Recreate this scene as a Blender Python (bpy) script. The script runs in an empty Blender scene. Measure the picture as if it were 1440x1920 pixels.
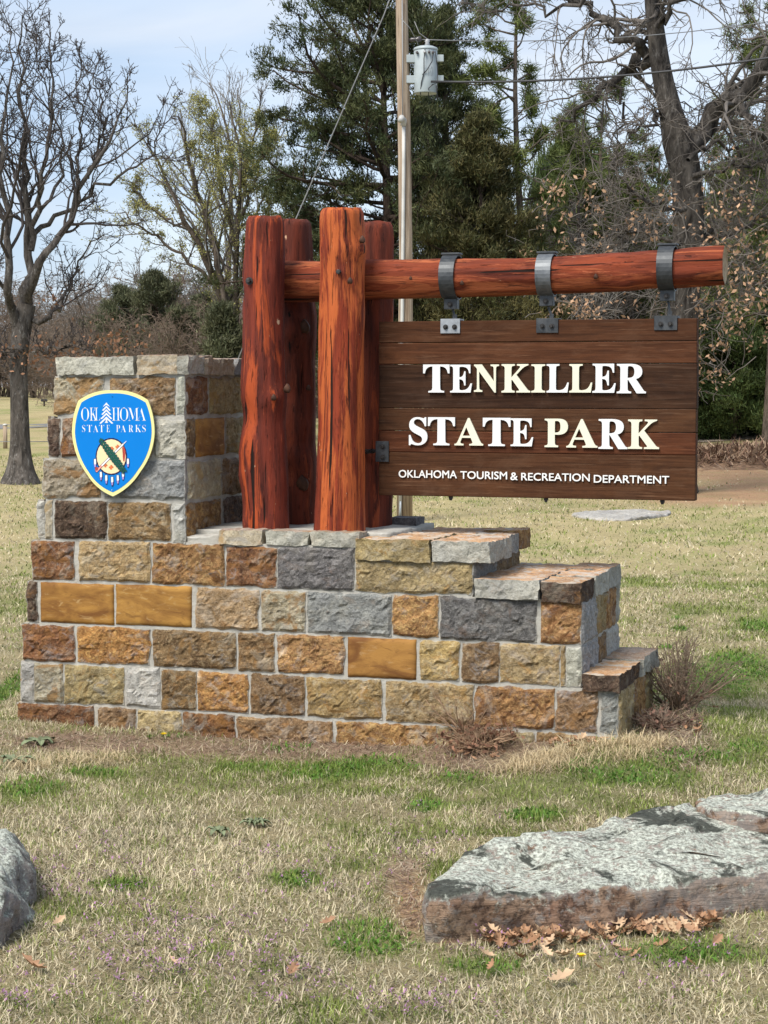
import bpy, bmesh, math, random
import numpy as np
from mathutils import Vector, Matrix

S = bpy.context.scene
COL = S.collection
R = math.radians

# ------------------------------------------------------------------ camera, sky, sun, exposure
CAM_H, FPX, PITCH = 1.65, 3600.0, math.atan(235 / 3600)
cd = bpy.data.cameras.new('camera')
cam = bpy.data.objects.new('camera', cd)
COL.objects.link(cam)
cam.location = (0, 0, CAM_H)
cam.rotation_euler = (math.pi / 2 - PITCH, 0, 0)
cd.sensor_fit = 'HORIZONTAL'
cd.sensor_width = 36
cd.lens = 36 * FPX / 1440
cd.clip_end = 3000
S.camera = cam

SUN_ELEV, SUN_AZ = 52, -140          # azimuth from +Y, clockwise: high, behind the camera's left shoulder
w = bpy.data.worlds.new('World')
S.world = w
w.use_nodes = True
nt = w.node_tree
sky = nt.nodes.new('ShaderNodeTexSky')
sky.sky_type = 'NISHITA'
sky.sun_disc = False
sky.sun_elevation = R(SUN_ELEV)
sky.sun_rotation = R(SUN_AZ)
sky.altitude = 200
sky.air_density = 1.0
sky.dust_density = 2.0
sky.ozone_density = 2.0
bg = nt.nodes['Background']
bg.inputs['Strength'].default_value = 0.135
# a thin veil of high cloud over the whole sky, uneven but without any patch aimed at the scene
tcw = nt.nodes.new('ShaderNodeTexCoord')
mpw = nt.nodes.new('ShaderNodeMapping')
mpw.inputs['Scale'].default_value = (1.2, 1.2, 4.0)
nzw = nt.nodes.new('ShaderNodeTexNoise')
nzw.inputs['Scale'].default_value = 2.2
nzw.inputs['Detail'].default_value = 5
mrw = nt.nodes.new('ShaderNodeMapRange')
mrw.inputs[1].default_value = 0.3
mrw.inputs[2].default_value = 0.75
mrw.inputs[3].default_value = 0.72
mrw.inputs[4].default_value = 0.98
mxw = nt.nodes.new('ShaderNodeMix')
mxw.data_type = 'RGBA'
nz2 = nt.nodes.new('ShaderNodeTexNoise')
nz2.inputs['Scale'].default_value = 3.4
nz2.inputs['Detail'].default_value = 6
nz2.inputs['Distortion'].default_value = 0.6
mr2 = nt.nodes.new('ShaderNodeMapRange')
mr2.inputs[1].default_value = 0.38
mr2.inputs[2].default_value = 0.66
mxc = nt.nodes.new('ShaderNodeMix')
mxc.data_type = 'RGBA'
mxc.inputs[6].default_value = (1.45, 1.82, 2.36, 1)
mxc.inputs[7].default_value = (2.20, 2.36, 2.62, 1)
nt.links.new(mpw.outputs[0], nz2.inputs['Vector'])
nt.links.new(nz2.outputs[0], mr2.inputs[0])
nt.links.new(mr2.outputs[0], mxc.inputs[0])
nt.links.new(mxc.outputs[2], mxw.inputs[7])
nt.links.new(tcw.outputs['Generated'], mpw.inputs[0])
nt.links.new(mpw.outputs[0], nzw.inputs['Vector'])
nt.links.new(nzw.outputs[0], mrw.inputs[0])
nt.links.new(mrw.outputs[0], mxw.inputs[0])
nt.links.new(sky.outputs[0], mxw.inputs[6])
nt.links.new(mxw.outputs[2], bg.inputs[0])

ld = bpy.data.lights.new('sun', 'SUN')
ld.energy = 2.05
ld.angle = R(26)
ld.color = (1.0, 0.95, 0.87)
sun = bpy.data.objects.new('sun', ld)
COL.objects.link(sun)
sd = Vector((math.sin(R(SUN_AZ)) * math.cos(R(SUN_ELEV)), math.cos(R(SUN_AZ)) * math.cos(R(SUN_ELEV)), math.sin(R(SUN_ELEV))))
sun.rotation_euler = sd.to_track_quat('Z', 'Y').to_euler()
sun.location = sd * 60

S.view_settings.view_transform = 'Standard'
S.view_settings.look = 'None'
S.view_settings.exposure = 1.38
S.view_settings.gamma = 1
S.view_settings.use_curve_mapping = False

# ------------------------------------------------------------------ helpers
def hash3(ix, iy, iz, seed):
    h = (ix.astype(np.int64) * 374761393 + iy.astype(np.int64) * 668265263 + iz.astype(np.int64) * 2147483647 + seed * 974711) & 0xffffffff
    h = ((h ^ (h >> 13)) * 1274126177) & 0xffffffff
    h = ((h ^ (h >> 16)) * 2246822519) & 0xffffffff
    return ((h ^ (h >> 15)) & 0xffff) / 65535.0

def vnoise(p, seed=0):                       # value noise, -1..1
    p = np.asarray(p, float)
    i = np.floor(p)
    f = p - i
    f = f * f * (3 - 2 * f)
    i = i.astype(np.int64)
    r = 0
    for dx in (0, 1):
        for dy in (0, 1):
            for dz in (0, 1):
                wgt = (f[:, 0] if dx else 1 - f[:, 0]) * (f[:, 1] if dy else 1 - f[:, 1]) * (f[:, 2] if dz else 1 - f[:, 2])
                r = r + wgt * hash3(i[:, 0] + dx, i[:, 1] + dy, i[:, 2] + dz, seed)
    return r * 2 - 1

def fbm(p, seed=0, oct=3):
    p = np.asarray(p, float)
    r = 0
    a = 1
    for k in range(oct):
        r = r + a * vnoise(p * (2 ** k), seed + 17 * k)
        a *= 0.5
    return r / (2 - 2 * a)

def link(name, data, parent=None, loc=None):
    o = bpy.data.objects.new(name, data)
    COL.objects.link(o)
    if parent is not None:
        o.parent = parent
    if loc is not None:
        o.location = loc
    return o

def tag(o, label=None, cat=None, group=None, kind=None):
    if label: o['label'] = label
    if cat: o['category'] = cat
    if group: o['group'] = group
    if kind: o['kind'] = kind
    return o

def empty(name, loc, rz=0, **k):
    o = link(name, None, None, loc)
    o.rotation_euler = (0, 0, rz)
    o.empty_display_size = 0.1
    return tag(o, **k)

def npmesh(name, V, F, mat=None, cols=None, smooth=True, mi=None):
    """V (n,3); F (m,k) one polygon size; fast numpy mesh."""
    V = np.asarray(V, np.float32)
    F = np.asarray(F, np.int32)
    m = bpy.data.meshes.new(name)
    k = F.shape[1]
    m.vertices.add(len(V))
    m.vertices.foreach_set('co', V.ravel())
    m.loops.add(F.size)
    m.loops.foreach_set('vertex_index', F.ravel())
    m.polygons.add(len(F))
    m.polygons.foreach_set('loop_start', np.arange(0, F.size, k, dtype=np.int32))
    m.polygons.foreach_set('loop_total', np.full(len(F), k, np.int32))
    if mat is not None:
        for x in (mat if isinstance(mat, (list, tuple)) else [mat]):
            m.materials.append(x)
    if mi is not None:
        m.polygons.foreach_set('material_index', np.asarray(mi, np.int32))
    m.update(calc_edges=True)
    m.polygons.foreach_set('use_smooth', np.full(len(F), bool(smooth)))
    if cols is not None:
        a = m.attributes.new('tone', 'FLOAT_COLOR', 'POINT')
        c = np.ones((len(V), 4), np.float32)
        c[:, :3] = cols
        a.data.foreach_set('color', c.ravel())
    return m

def bm_mesh(name, bm, mat=None, smooth=False):
    m = bpy.data.meshes.new(name)
    bm.to_mesh(m)
    bm.free()
    if mat is not None:
        for x in (mat if isinstance(mat, (list, tuple)) else [mat]):
            m.materials.append(x)
    if smooth:
        m.polygons.foreach_set('use_smooth', np.full(len(m.polygons), True))
    return m

def bm_box(bm, x0, x1, y0, y1, z0, z1, bev=0):
    v = [bm.verts.new(c) for c in ((x0, y0, z0), (x1, y0, z0), (x1, y1, z0), (x0, y1, z0), (x0, y0, z1), (x1, y0, z1), (x1, y1, z1), (x0, y1, z1))]
    fs = [bm.faces.new([v[i] for i in q]) for q in ((0, 3, 2, 1), (4, 5, 6, 7), (0, 1, 5, 4), (1, 2, 6, 5), (2, 3, 7, 6), (3, 0, 4, 7))]
    if bev:
        es = list({e for f in fs for e in f.edges})
        bmesh.ops.bevel(bm, geom=es, offset=bev, segments=1, affect='EDGES', profile=0.5)

def bm_tube(bm, pts, rad, n=8, cap=True):
    pts = [Vector(p) for p in pts]
    rad = rad if isinstance(rad, (list, tuple)) else [rad] * len(pts)
    rings = []
    ref = None
    for i, p in enumerate(pts):
        t = (pts[min(i + 1, len(pts) - 1)] - pts[max(i - 1, 0)]).normalized()
        if ref is None:
            ref = Vector((0, 0, 1)) if abs(t.z) < 0.8 else Vector((1, 0, 0))
        a = t.cross(ref).normalized()
        b = t.cross(a)
        rings.append([bm.verts.new(p + (a * math.cos(2 * math.pi * k / n) + b * math.sin(2 * math.pi * k / n)) * rad[i]) for k in range(n)])
    for r0, r1 in zip(rings, rings[1:]):
        for k in range(n):
            bm.faces.new((r0[k], r0[(k + 1) % n], r1[(k + 1) % n], r1[k]))
    if cap:
        bm.faces.new(rings[0][::-1])
        bm.faces.new(rings[-1])

def add_bolt(name, parent, c, axis, mat, r=0.011, h=0.012):
    """a washer and a hexagon head, standing out along axis from c"""
    bm = bmesh.new()
    a = Vector(axis).normalized()
    c = Vector(c)
    bm_tube(bm, [c, c + a * 0.003], r * 1.55, 12)
    bm_tube(bm, [c + a * 0.003, c + a * h, c + a * (h + 0.002)], [r, r, r * 0.75], 6)
    return link(name, bm_mesh(name, bm, mat), parent)

# ------------------------------------------------------------------ material helpers
class NB:
    def __init__(s, name, rough=0.8, spec=0.3):
        s.m = bpy.data.materials.new(name)
        s.m.use_nodes = True
        s.t = s.m.node_tree
        s.b = s.t.nodes['Principled BSDF']
        s.b.inputs['Roughness'].default_value = rough
        s.b.inputs['Specular IOR Level'].default_value = spec
        s.out = s.t.nodes['Material Output']
    def n(s, typ, **k):
        x = s.t.nodes.new('ShaderNode' + typ)
        for a, v in k.items():
            setattr(x, a, v)
        return x
    def l(s, a, b):
        s.t.links.new(a, b)
    def coords(s, scale=(1, 1, 1), rnd=True, kind='Object', rot=(0, 0, 0)):
        tc = s.n('TexCoord')
        mp = s.n('Mapping')
        mp.inputs['Scale'].default_value = scale
        mp.inputs['Rotation'].default_value = rot
        src = tc.outputs[kind]
        if rnd:
            oi = s.n('ObjectInfo')
            mu = s.n('Math', operation='MULTIPLY')
            mu.inputs[1].default_value = 53.0
            s.l(oi.outputs['Random'], mu.inputs[0])
            ad = s.n('VectorMath', operation='ADD')
            s.l(src, ad.inputs[0])
            s.l(mu.outputs[0], ad.inputs[1])
            src = ad.outputs[0]
        s.l(src, mp.inputs[0])
        return mp.outputs[0]
    def noise(s, co, scale, detail=5, rough=0.6, dist=0.0, typ=None):
        x = s.n('TexNoise')
        if typ: x.noise_type = typ
        x.inputs['Scale'].default_value = scale
        x.inputs['Detail'].default_value = detail
        x.inputs['Roughness'].default_value = rough
        x.inputs['Distortion'].default_value = dist
        s.l(co, x.inputs['Vector'])
        return x.outputs[0]
    def rng(s, v, a, b, c=0.0, d=1.0):
        x = s.n('MapRange')
        for i, q in enumerate((a, b, c, d)):
            x.inputs[i + 1].default_value = q
        s.l(v, x.inputs[0])
        return x.outputs[0]
    def mix(s, fac, a, b, blend='MIX'):
        x = s.n('Mix', data_type='RGBA', blend_type=blend)
        for i, v in ((0, fac), (6, a), (7, b)):
            if isinstance(v, (int, float)):
                x.inputs[i].default_value = v
            elif isinstance(v, (tuple, list)):
                x.inputs[i].default_value = tuple(v)[:3] + (1,)
            else:
                s.l(v, x.inputs[i])
        return x.outputs[2]
    def math(s, op, a, b=None):
        x = s.n('Math', operation=op)
        for i, v in ((0, a), (1, b)):
            if v is None: continue
            if isinstance(v, (int, float)): x.inputs[i].default_value = v
            else: s.l(v, x.inputs[i])
        return x.outputs[0]
    def objcol(s, c):
        return s.mix(1.0, c, s.n('ObjectInfo').outputs['Color'], 'MULTIPLY')
    def base(s, c):
        if isinstance(c, (tuple, list)): s.b.inputs['Base Color'].default_value = tuple(c)[:3] + (1,)
        else: s.l(c, s.b.inputs['Base Color'])
    def rough(s, c):
        s.l(c, s.b.inputs['Roughness'])
    def bump(s, h, strength=0.5, dist=0.01):
        x = s.n('Bump')
        x.inputs['Strength'].default_value = strength
        x.inputs['Distance'].default_value = dist
        s.l(h, x.inputs['Height'])
        s.l(x.outputs[0], s.b.inputs['Normal'])

def plain(name, col, rough=0.6, spec=0.3, metal=0.0, var=0.12, scale=8):
    k = NB(name, rough, spec)
    co = k.coords()
    n = k.noise(co, scale, 5)
    k.base(k.mix(k.rng(n, 0.3, 0.7), tuple(c * (1 - var) for c in col), tuple(min(1, c * (1 + var)) for c in col)))
    k.b.inputs['Metallic'].default_value = metal
    k.rough(k.rng(n, 0.3, 0.7, rough * 0.85, min(1, rough * 1.15)))
    return k.m

def stone_mat(name, dark, mid, light, patch=None, patch_amt=0.5, patch_scale=5, bump=0.8, vein=0.25, buff=0.5, greys=0.55, iron=0.45):
    dark = tuple(x * 1.5 for x in dark)
    mid = tuple(min(0.8, x * 1.36) for x in mid)
    light = tuple(min(0.8, x * 1.22) for x in light)
    k = NB(name, 0.88, 0.25)
    co = k.coords()
    a = k.noise(co, 11, 8, 0.72, 0.8)
    c = k.mix(k.rng(a, 0.38, 0.58), dark, mid)
    b = k.noise(co, 30, 7, 0.68, 0.4)
    c = k.mix(k.rng(b, 0.52, 0.70), c, light)
    d = k.noise(co, 70, 5, 0.7)
    c = k.mix(k.rng(d, 0.36, 0.50, 0.75, 0.0), c, tuple(x * 0.45 for x in dark))
    e = k.noise(co, 120, 4, 0.7)
    c = k.mix(k.rng(e, 0.54, 0.66, 0, 0.6), c, tuple(min(1, x * 1.15) for x in light))
    lo = k.noise(co, 3.5, 5, 0.6, 0.8)
    c = k.mix(k.rng(lo, 0.38, 0.62), k.mix(1.0, c, (0.78, 0.76, 0.76), 'MULTIPLY'), k.mix(1.0, c, (1.15, 1.12, 1.06), 'MULTIPLY'))
    if patch:
        p = k.noise(co, patch_scale, 7, 0.6, 1.2)
        c = k.mix(k.rng(p, 0.62 - patch_amt * 0.25, 0.68 - patch_amt * 0.25, 0, 0.9), c, patch)
    r = k.noise(co, 16, 9, 0.6, 0.5, 'RIDGED_MULTIFRACTAL')
    pb = k.noise(co, 7, 8, 0.70, 0.9)
    c = k.mix(k.rng(pb, 0.53, 0.63, 0, buff), c, (0.60, 0.54, 0.43))
    pg = k.noise(k.coords((1.3, 1, 1.9), rot=(0.4, 0.7, 0.2)), 9, 8, 0.70, 0.9)
    c = k.mix(k.rng(pg, 0.55, 0.64, 0, greys), c, (0.36, 0.355, 0.345))
    po = k.noise(k.coords((1, 1, 1.6), rot=(0.9, 0.2, 0.5)), 6, 8, 0.72, 1.1)
    c = k.mix(k.rng(po, 0.56, 0.64, 0, iron), c, (0.46, 0.22, 0.06))
    if vein:
        c = k.mix(k.rng(r, 1.25, 1.8, 0.0, vein), c, light)
        c = k.mix(k.rng(r, 0.65, 0.25, 0.0, 0.45), c, tuple(x * 0.45 for x in dark))
    c = k.objcol(c)
    at_ = k.n('Attribute', attribute_name='tone')
    sp_ = k.n('SeparateColor')
    k.l(at_.outputs['Color'], sp_.inputs[0])
    sm = k.math('ADD', sp_.outputs[0], k.math('MULTIPLY', k.noise(co, 26, 6, 0.65), 0.9))
    c = k.mix(k.rng(sm, 0.98, 1.12, 0, 0.8), c, (0.42, 0.405, 0.36))
    k.base(c)
    h = k.math('ADD', k.math('MULTIPLY', r, 0.40), k.math('MULTIPLY', b, 1.0))
    h = k.math('ADD', h, k.math('MULTIPLY', d, 0.5))
    h = k.math('ADD', h, k.math('MULTIPLY', e, 0.25))
    k.bump(h, min(1, bump * 1.2), 0.014)
    return k.m

def gold_mat():
    k = NB('sawn golden sandstone', 0.8, 0.3)
    co = k.coords(rot=(0, 0.5, 0), scale=(1, 1, 2.6))
    a = k.noise(co, 3.2, 6, 0.55, 1.6)
    c = k.mix(k.rng(a, 0.36, 0.64), (0.17, 0.070, 0.016), (0.38, 0.195, 0.045))
    b = k.noise(co, 14, 6, 0.6, 1.0)
    c = k.mix(k.rng(b, 0.58, 0.72, 0, 0.7), c, (0.46, 0.30, 0.13))
    c = k.mix(k.rng(b, 0.42, 0.30, 0, 0.6), c, (0.13, 0.055, 0.014))
    k.base(k.objcol(c))
    k.bump(k.noise(co, 60, 6), 0.25, 0.004)
    return k.m

M = {}
M['tan'] = stone_mat('mottled tan stone', (0.19, 0.125, 0.06), (0.42, 0.305, 0.165), (0.58, 0.47, 0.31), (0.42, 0.25, 0.09), 0.15, 9)
M['olive'] = stone_mat('olive tan stone', (0.18, 0.135, 0.065), (0.40, 0.315, 0.155), (0.54, 0.46, 0.29), (0.42, 0.25, 0.08), 0.2)
M['brown'] = stone_mat('brown stone', (0.10, 0.060, 0.030), (0.27, 0.175, 0.088), (0.46, 0.35, 0.21), (0.34, 0.19, 0.07), 0.15, 9)
M['rust'] = stone_mat('rusty orange stone', (0.14, 0.070, 0.030), (0.42, 0.245, 0.100), (0.66, 0.46, 0.20), (0.19, 0.085, 0.03), 0.35, 8)
M['orange'] = stone_mat('bright orange stone', (0.17, 0.078, 0.026), (0.45, 0.245, 0.082), (0.66, 0.45, 0.18), (0.20, 0.12, 0.07), 0.25, 8)
M['rustbrown'] = stone_mat('rust brown stone', (0.075, 0.035, 0.019), (0.25, 0.115, 0.046), (0.36, 0.24, 0.14), (0.30, 0.14, 0.04), 0.3, 9)
M['yellow'] = stone_mat('yellow tan stone', (0.22, 0.145, 0.06), (0.45, 0.32, 0.14), (0.62, 0.52, 0.34), (0.40, 0.22, 0.07), 0.3, 8)
M['grey'] = stone_mat('blue grey stone', (0.075, 0.073, 0.074), (0.175, 0.172, 0.174), (0.36, 0.36, 0.36), (0.15, 0.11, 0.09), 0.1, iron=0.12, buff=0.15)
M['lgrey'] = stone_mat('light grey stone', (0.16, 0.163, 0.163), (0.295, 0.30, 0.30), (0.49, 0.49, 0.48), iron=0.2, buff=0.25)
M['white'] = stone_mat('pale limestone', (0.24, 0.236, 0.205), (0.40, 0.395, 0.35), (0.54, 0.535, 0.49), bump=0.6, iron=0.2)
M['pale'] = stone_mat('pale tan limestone', (0.24, 0.20, 0.14), (0.38, 0.33, 0.24), (0.52, 0.48, 0.39), (0.40, 0.26, 0.11), 0.15, bump=0.45)
M['mottle'] = stone_mat('grey stone with orange stains', (0.22, 0.18, 0.12), (0.42, 0.38, 0.29), (0.60, 0.58, 0.52), (0.34, 0.17, 0.05), 0.55, 6)
M['dark'] = stone_mat('dark brown stone', (0.035, 0.022, 0.016), (0.105, 0.066, 0.046), (0.26, 0.19, 0.135), buff=0.3, greys=0.1)
M['gold'] = gold_mat()
M['top'] = stone_mat('weathered orange bedding face', (0.26, 0.14, 0.07), (0.52, 0.32, 0.17), (0.66, 0.57, 0.46), (0.64, 0.61, 0.55), 0.45, 7, bump=0.3, vein=0.1)
M['topgrey'] = stone_mat('weathered grey bedding face', (0.16, 0.11, 0.08), (0.34, 0.27, 0.22), (0.52, 0.48, 0.44), (0.40, 0.22, 0.10), 0.35, 7, bump=0.3, vein=0.1)

k = NB('grey mortar', 0.92, 0.2)
co = k.coords(rnd=False)
a = k.noise(co, 18, 8, 0.7)
c = k.mix(k.rng(a, 0.3, 0.7), (0.30, 0.285, 0.25), (0.47, 0.455, 0.41))
b = k.noise(co, 4, 4)
c = k.mix(k.rng(b, 0.5, 0.7, 0, 0.5), c, (0.40, 0.355, 0.29))
k.base(c)
k.bump(k.noise(co, 60, 6, 0.7), 0.7, 0.008)
M['mortar'] = k.m

def timber_mat(name, deep, mid, bright, amt, axis=2, gl=0.68):
    """stained red cedar: long streaks along the log, stripped orange wood showing through, checks"""
    k = NB(name, gl, 0.2)
    sc = [1, 1, 1]
    sc[axis] = 0.10
    co = k.coords(tuple(sc))
    sc2 = [1, 1, 1]
    sc2[axis] = 0.035
    cl = k.coords(tuple(sc2))
    sc3 = [1, 1, 1]
    sc3[axis] = 0.4
    cs = k.coords(tuple(sc3))
    a = k.noise(co, 22, 6, 0.6, 0.35)
    c = k.mix(k.rng(a, 0.34, 0.64), deep, mid)
    p = k.noise(co, 9, 9, 0.68, 1.2)
    c = k.mix(k.rng(p, 0.66 - 0.3 * amt, 0.72 - 0.3 * amt, 0, 0.92), c, bright)
    f = k.noise(co, 62, 8, 0.72, 0.3)
    c = k.mix(k.rng(f, 0.60, 0.70, 0, 0.55), c, tuple(min(1, x * 1.35 + 0.03) for x in bright))
    c = k.mix(k.rng(f, 0.42, 0.30, 0, 0.75), c, tuple(x * 0.30 for x in deep))
    s = k.noise(cs, 7, 8, 0.7, 0.8)
    c = k.mix(k.rng(s, 0.60, 0.68, 0, 0.65), c, tuple(x * 0.55 for x in deep))
    q = k.noise(cl, 30, 3, 0.5, 0.5)
    crack = k.rng(q, 0.35, 0.325, 0, 1)
    c = k.mix(crack, c, (0.012, 0.006, 0.004))
    q3 = k.noise(co, 95, 5, 0.6, 0.2)
    fine = k.rng(q3, 0.39, 0.33, 0, 0.6)
    c = k.mix(fine, c, tuple(x * 0.16 for x in deep))
    crack = k.math('MAXIMUM', crack, k.math('MULTIPLY', fine, 0.5))
    pale = k.noise(cs, 38, 5, 0.6, 0.5)
    c = k.mix(k.rng(pale, 0.70, 0.73, 0, 0.8), c, (0.55, 0.40, 0.26))
    k.base(k.objcol(c))
    h = k.math('SUBTRACT', k.math('MULTIPLY', f, 0.6), k.math('MULTIPLY', crack, 1.2))
    h = k.math('ADD', h, k.math('MULTIPLY', p, 0.7))
    k.bump(h, 0.9, 0.010)
    k.rough(k.rng(f, 0.3, 0.7, gl * 0.8, gl * 1.5))
    return k.m

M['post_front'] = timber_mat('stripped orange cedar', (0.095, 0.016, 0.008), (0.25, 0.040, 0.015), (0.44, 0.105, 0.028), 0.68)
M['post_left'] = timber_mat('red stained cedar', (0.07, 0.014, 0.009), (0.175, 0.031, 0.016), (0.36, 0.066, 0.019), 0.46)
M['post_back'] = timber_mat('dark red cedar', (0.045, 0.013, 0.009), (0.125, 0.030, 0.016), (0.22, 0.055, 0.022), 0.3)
M['beam'] = timber_mat('red cedar beam', (0.075, 0.014, 0.007), (0.21, 0.042, 0.016), (0.36, 0.10, 0.038), 0.46, axis=0)
k = NB('weathered end grain', 0.9, 0.2)
co = k.coords()
k.base(k.mix(k.rng(k.noise(co, 30, 6, 0.7), 0.35, 0.65), (0.22, 0.14, 0.08), (0.45, 0.35, 0.22)))
k.bump(k.noise(co, 70, 4), 0.4, 0.004)
M['endgrain'] = k.m
M['knot'] = plain('dark knot wood', (0.06, 0.026, 0.014), 0.7, var=0.5, scale=40)

k = NB('stained sign plank', 0.8, 0.1)
co = k.coords((0.045, 1, 1))
a = k.noise(co, 60, 7, 0.68, 0.3)
c = k.mix(k.rng(a, 0.36, 0.64), (0.038, 0.0165, 0.0085), (0.076, 0.033, 0.0165))
c2 = k.coords((0.22, 1, 1))
b = k.noise(c2, 4.5, 7, 0.65, 1.0)
c = k.mix(k.rng(b, 0.55, 0.75, 0, 0.8), c, (0.105, 0.046, 0.021))
c = k.mix(k.rng(b, 0.42, 0.28, 0, 0.75), c, (0.025, 0.012, 0.009))
d = k.noise(co, 110, 4, 0.6)
c = k.mix(k.rng(d, 0.58, 0.72, 0, 0.35), c, (0.22, 0.13, 0.08))
w1 = k.noise(k.coords((3, 1, 0.5), rnd=False, kind='Generated'), 3.5, 6, 0.7, 0.6)
c = k.mix(k.rng(w1, 0.5, 0.75, 0, 0.35), c, (0.12, 0.07, 0.045))
c = k.mix(k.rng(w1, 0.45, 0.25, 0, 0.5), c, (0.028, 0.016, 0.013))
k.base(k.objcol(c))
k.bump(k.math('ADD', a, k.math('MULTIPLY', d, 0.6)), 0.5, 0.004)
M['plank'] = k.m

k = NB('blackened steel', 0.48, 0.5)
co = k.coords()
a = k.noise(co, 14, 6, 0.65, 0.8)
k.base(k.objcol(k.mix(k.rng(a, 0.3, 0.7), (0.028, 0.031, 0.034), (0.085, 0.09, 0.095))))
k.b.inputs['Metallic'].default_value = 0.6
k.rough(k.rng(a, 0.3, 0.7, 0.38, 0.65))
k.bump(k.noise(co, 50, 4), 0.12, 0.002)
M['steel'] = k.m
M['steel_pale'] = plain('scuffed grey steel', (0.30, 0.32, 0.34), 0.5, 0.5, 0.3, 0.3, 20)
M['bolt'] = plain('dark bolt steel', (0.045, 0.042, 0.04), 0.5, 0.5, 0.6, 0.4, 60)
M['white'+'paint'] = plain('white letter paint', (0.70, 0.71, 0.70), 0.5, 0.2, var=0.05)
M['cream'] = plain('cream letter paint', (0.69, 0.675, 0.53), 0.5, 0.2, var=0.05)
M['smallwhite'] = plain('worn white paint', (0.74, 0.74, 0.72), 0.5, var=0.06, scale=60)
M['blue'] = plain('enamel blue', (0.0, 0.175, 0.56), 0.35, 0.2, var=0.03)
M['shieldyellow'] = plain('pale yellow border', (0.72, 0.67, 0.29), 0.35, var=0.03)
M['buff'] = plain('buff hide colour', (0.80, 0.62, 0.36), 0.4, var=0.02)
M['navy'] = plain('dark navy line', (0.012, 0.012, 0.06), 0.4)
M['leafgreen'] = plain('dark olive branch green', (0.010, 0.085, 0.055), 0.4)
M['crossorange'] = plain('burnt orange print', (0.62, 0.16, 0.05), 0.4)
M['redprint'] = plain('dull red print', (0.40, 0.06, 0.04), 0.4)
M['pink'] = plain('pale pink print', (0.75, 0.30, 0.26), 0.4)
M['lilac'] = plain('lilac print', (0.36, 0.25, 0.55), 0.4)

# ------------------------------------------------------------------ pixel <-> place
P0 = np.array((-1.78, 9.35, 0.0))
YAW = R(-18)
cy, sy = math.cos(YAW), math.sin(YAW)
RT = np.array(((cy, -sy, 0), (sy, cy, 0), (0, 0, 1)))     # local (u, b, z) -> world

def ray(px, py):
    a, b = (px - 720) / FPX, (960 - py) / FPX
    cp, sp = math.cos(PITCH), math.sin(PITCH)
    return np.array((a, cp + b * sp, -sp + b * cp))

CAM = np.array((0, 0, CAM_H))
CL = RT.T @ (CAM - P0)

def on_front(px, py, b=0.0):          # where the sight line meets the plane b = const of the monument: (u, z)
    d = RT.T @ ray(px, py)
    t = (b - CL[1]) / d[1]
    q = CL + d * t
    return q[0], q[2]

def on_side(px, py, u):               # ... and the plane u = const: (b, z)
    d = RT.T @ ray(px, py)
    t = (u - CL[0]) / d[0]
    q = CL + d * t
    return q[1], q[2]

def at_depth(px, py, Y):
    d = ray(px, py)
    return CAM + d * (Y / d[1])

def g(x, y):                          # height of the ground
    x = np.asarray(x, float)
    y = np.asarray(y, float)
    s = np.maximum(y - 20, 0)
    s = s * s / (s + 3)
    far = 1.3 * (1 - np.exp(-s / 40))
    bump = 0.10 * np.exp(-((x - 1.35) / 0.9) ** 2 - ((y - 8.7) / 0.9) ** 2)
    und = 0.012 * np.sin(x * 2.1 + y * 0.7) + 0.010 * np.sin(x * 0.9 - y * 1.7)
    return far + bump + und

def on_ground(px, py):
    d = ray(px, py)
    Y = max(4.0, CAM_H / max(1e-4, -d[2]) * d[1]) if d[2] < 0 else 80.0
    Y = min(Y, 200)
    for _ in range(40):
        q = CAM + d * (Y / d[1])
        h = q[2] - float(g(q[0], q[1]))
        Y += h / max(0.02, -d[2] / d[1]) * 0.6
        Y = min(max(Y, 3), 300)
    q = CAM + d * (Y / d[1])
    return np.array((q[0], q[1], float(g(q[0], q[1]))))
# ------------------------------------------------------------------ the stone monument
W_DEPTH = 0.84
rng = np.random.default_rng(7)
mon = empty('stone_monument', tuple(P0), YAW, label='stepped stone masonry base with tall pillar at its left end', cat='stone monument')

U = lambda px, py=1150: on_front(px, py)[0]
uC = U(346, 850)                         # pillar's right corner
uM = U(670, 1040)
u1 = U(886, 1085)                        # upper step's end
u2 = U(1089, 1160)                       # middle step's end
u3 = U(1159, 1340)                       # lowest step's end
ROWS = {'A': (0.712, 0.905), 'B': (0.507, 0.700), 'C': (0.314, 0.495), 'D': (0.112, 0.302), 'E': (-0.14, 0.100)}
PIL = {1: (1.516, 1.698), 2: (1.315, 1.497), 3: (1.114, 1.298), 4: (0.917, 1.098)}

# mortar core: one stepped solid
bm = bmesh.new()
out = [(U(34, 1340), -0.16), (u3, -0.16), (u3, 0.31), (u2, 0.31), (u2, 0.70), (u1, 0.70), (u1, 0.86), (uM, 0.86), (uM, 0.915), (uC, 0.915), (uC, 1.71), (U(108, 710), 1.71),
       (U(108, 780), 1.50), (U(92, 850), 1.31), (U(86, 930), 1.105), (U(76, 1000), 0.91), (U(64, 1080), 0.706), (U(55, 1160), 0.50), (U(46, 1235), 0.308), (U(41, 1315), 0.106)]
N = 24
fr = [bm.verts.new((a, 0.0, z)) for a, z in out]
bk = [bm.verts.new((a, W_DEPTH, z)) for a, z in out]
bm.faces.new(fr)
bm.faces.new(bk[::-1])
for i in range(len(out)):
    j = (i + 1) % len(out)
    bm.faces.new((fr[j], fr[i], bk[i], bk[j]))
bmesh.ops.triangulate(bm, faces=bm.faces[:])
link('mortar', bm_mesh('mortar', bm, M['mortar']), mon)

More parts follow.
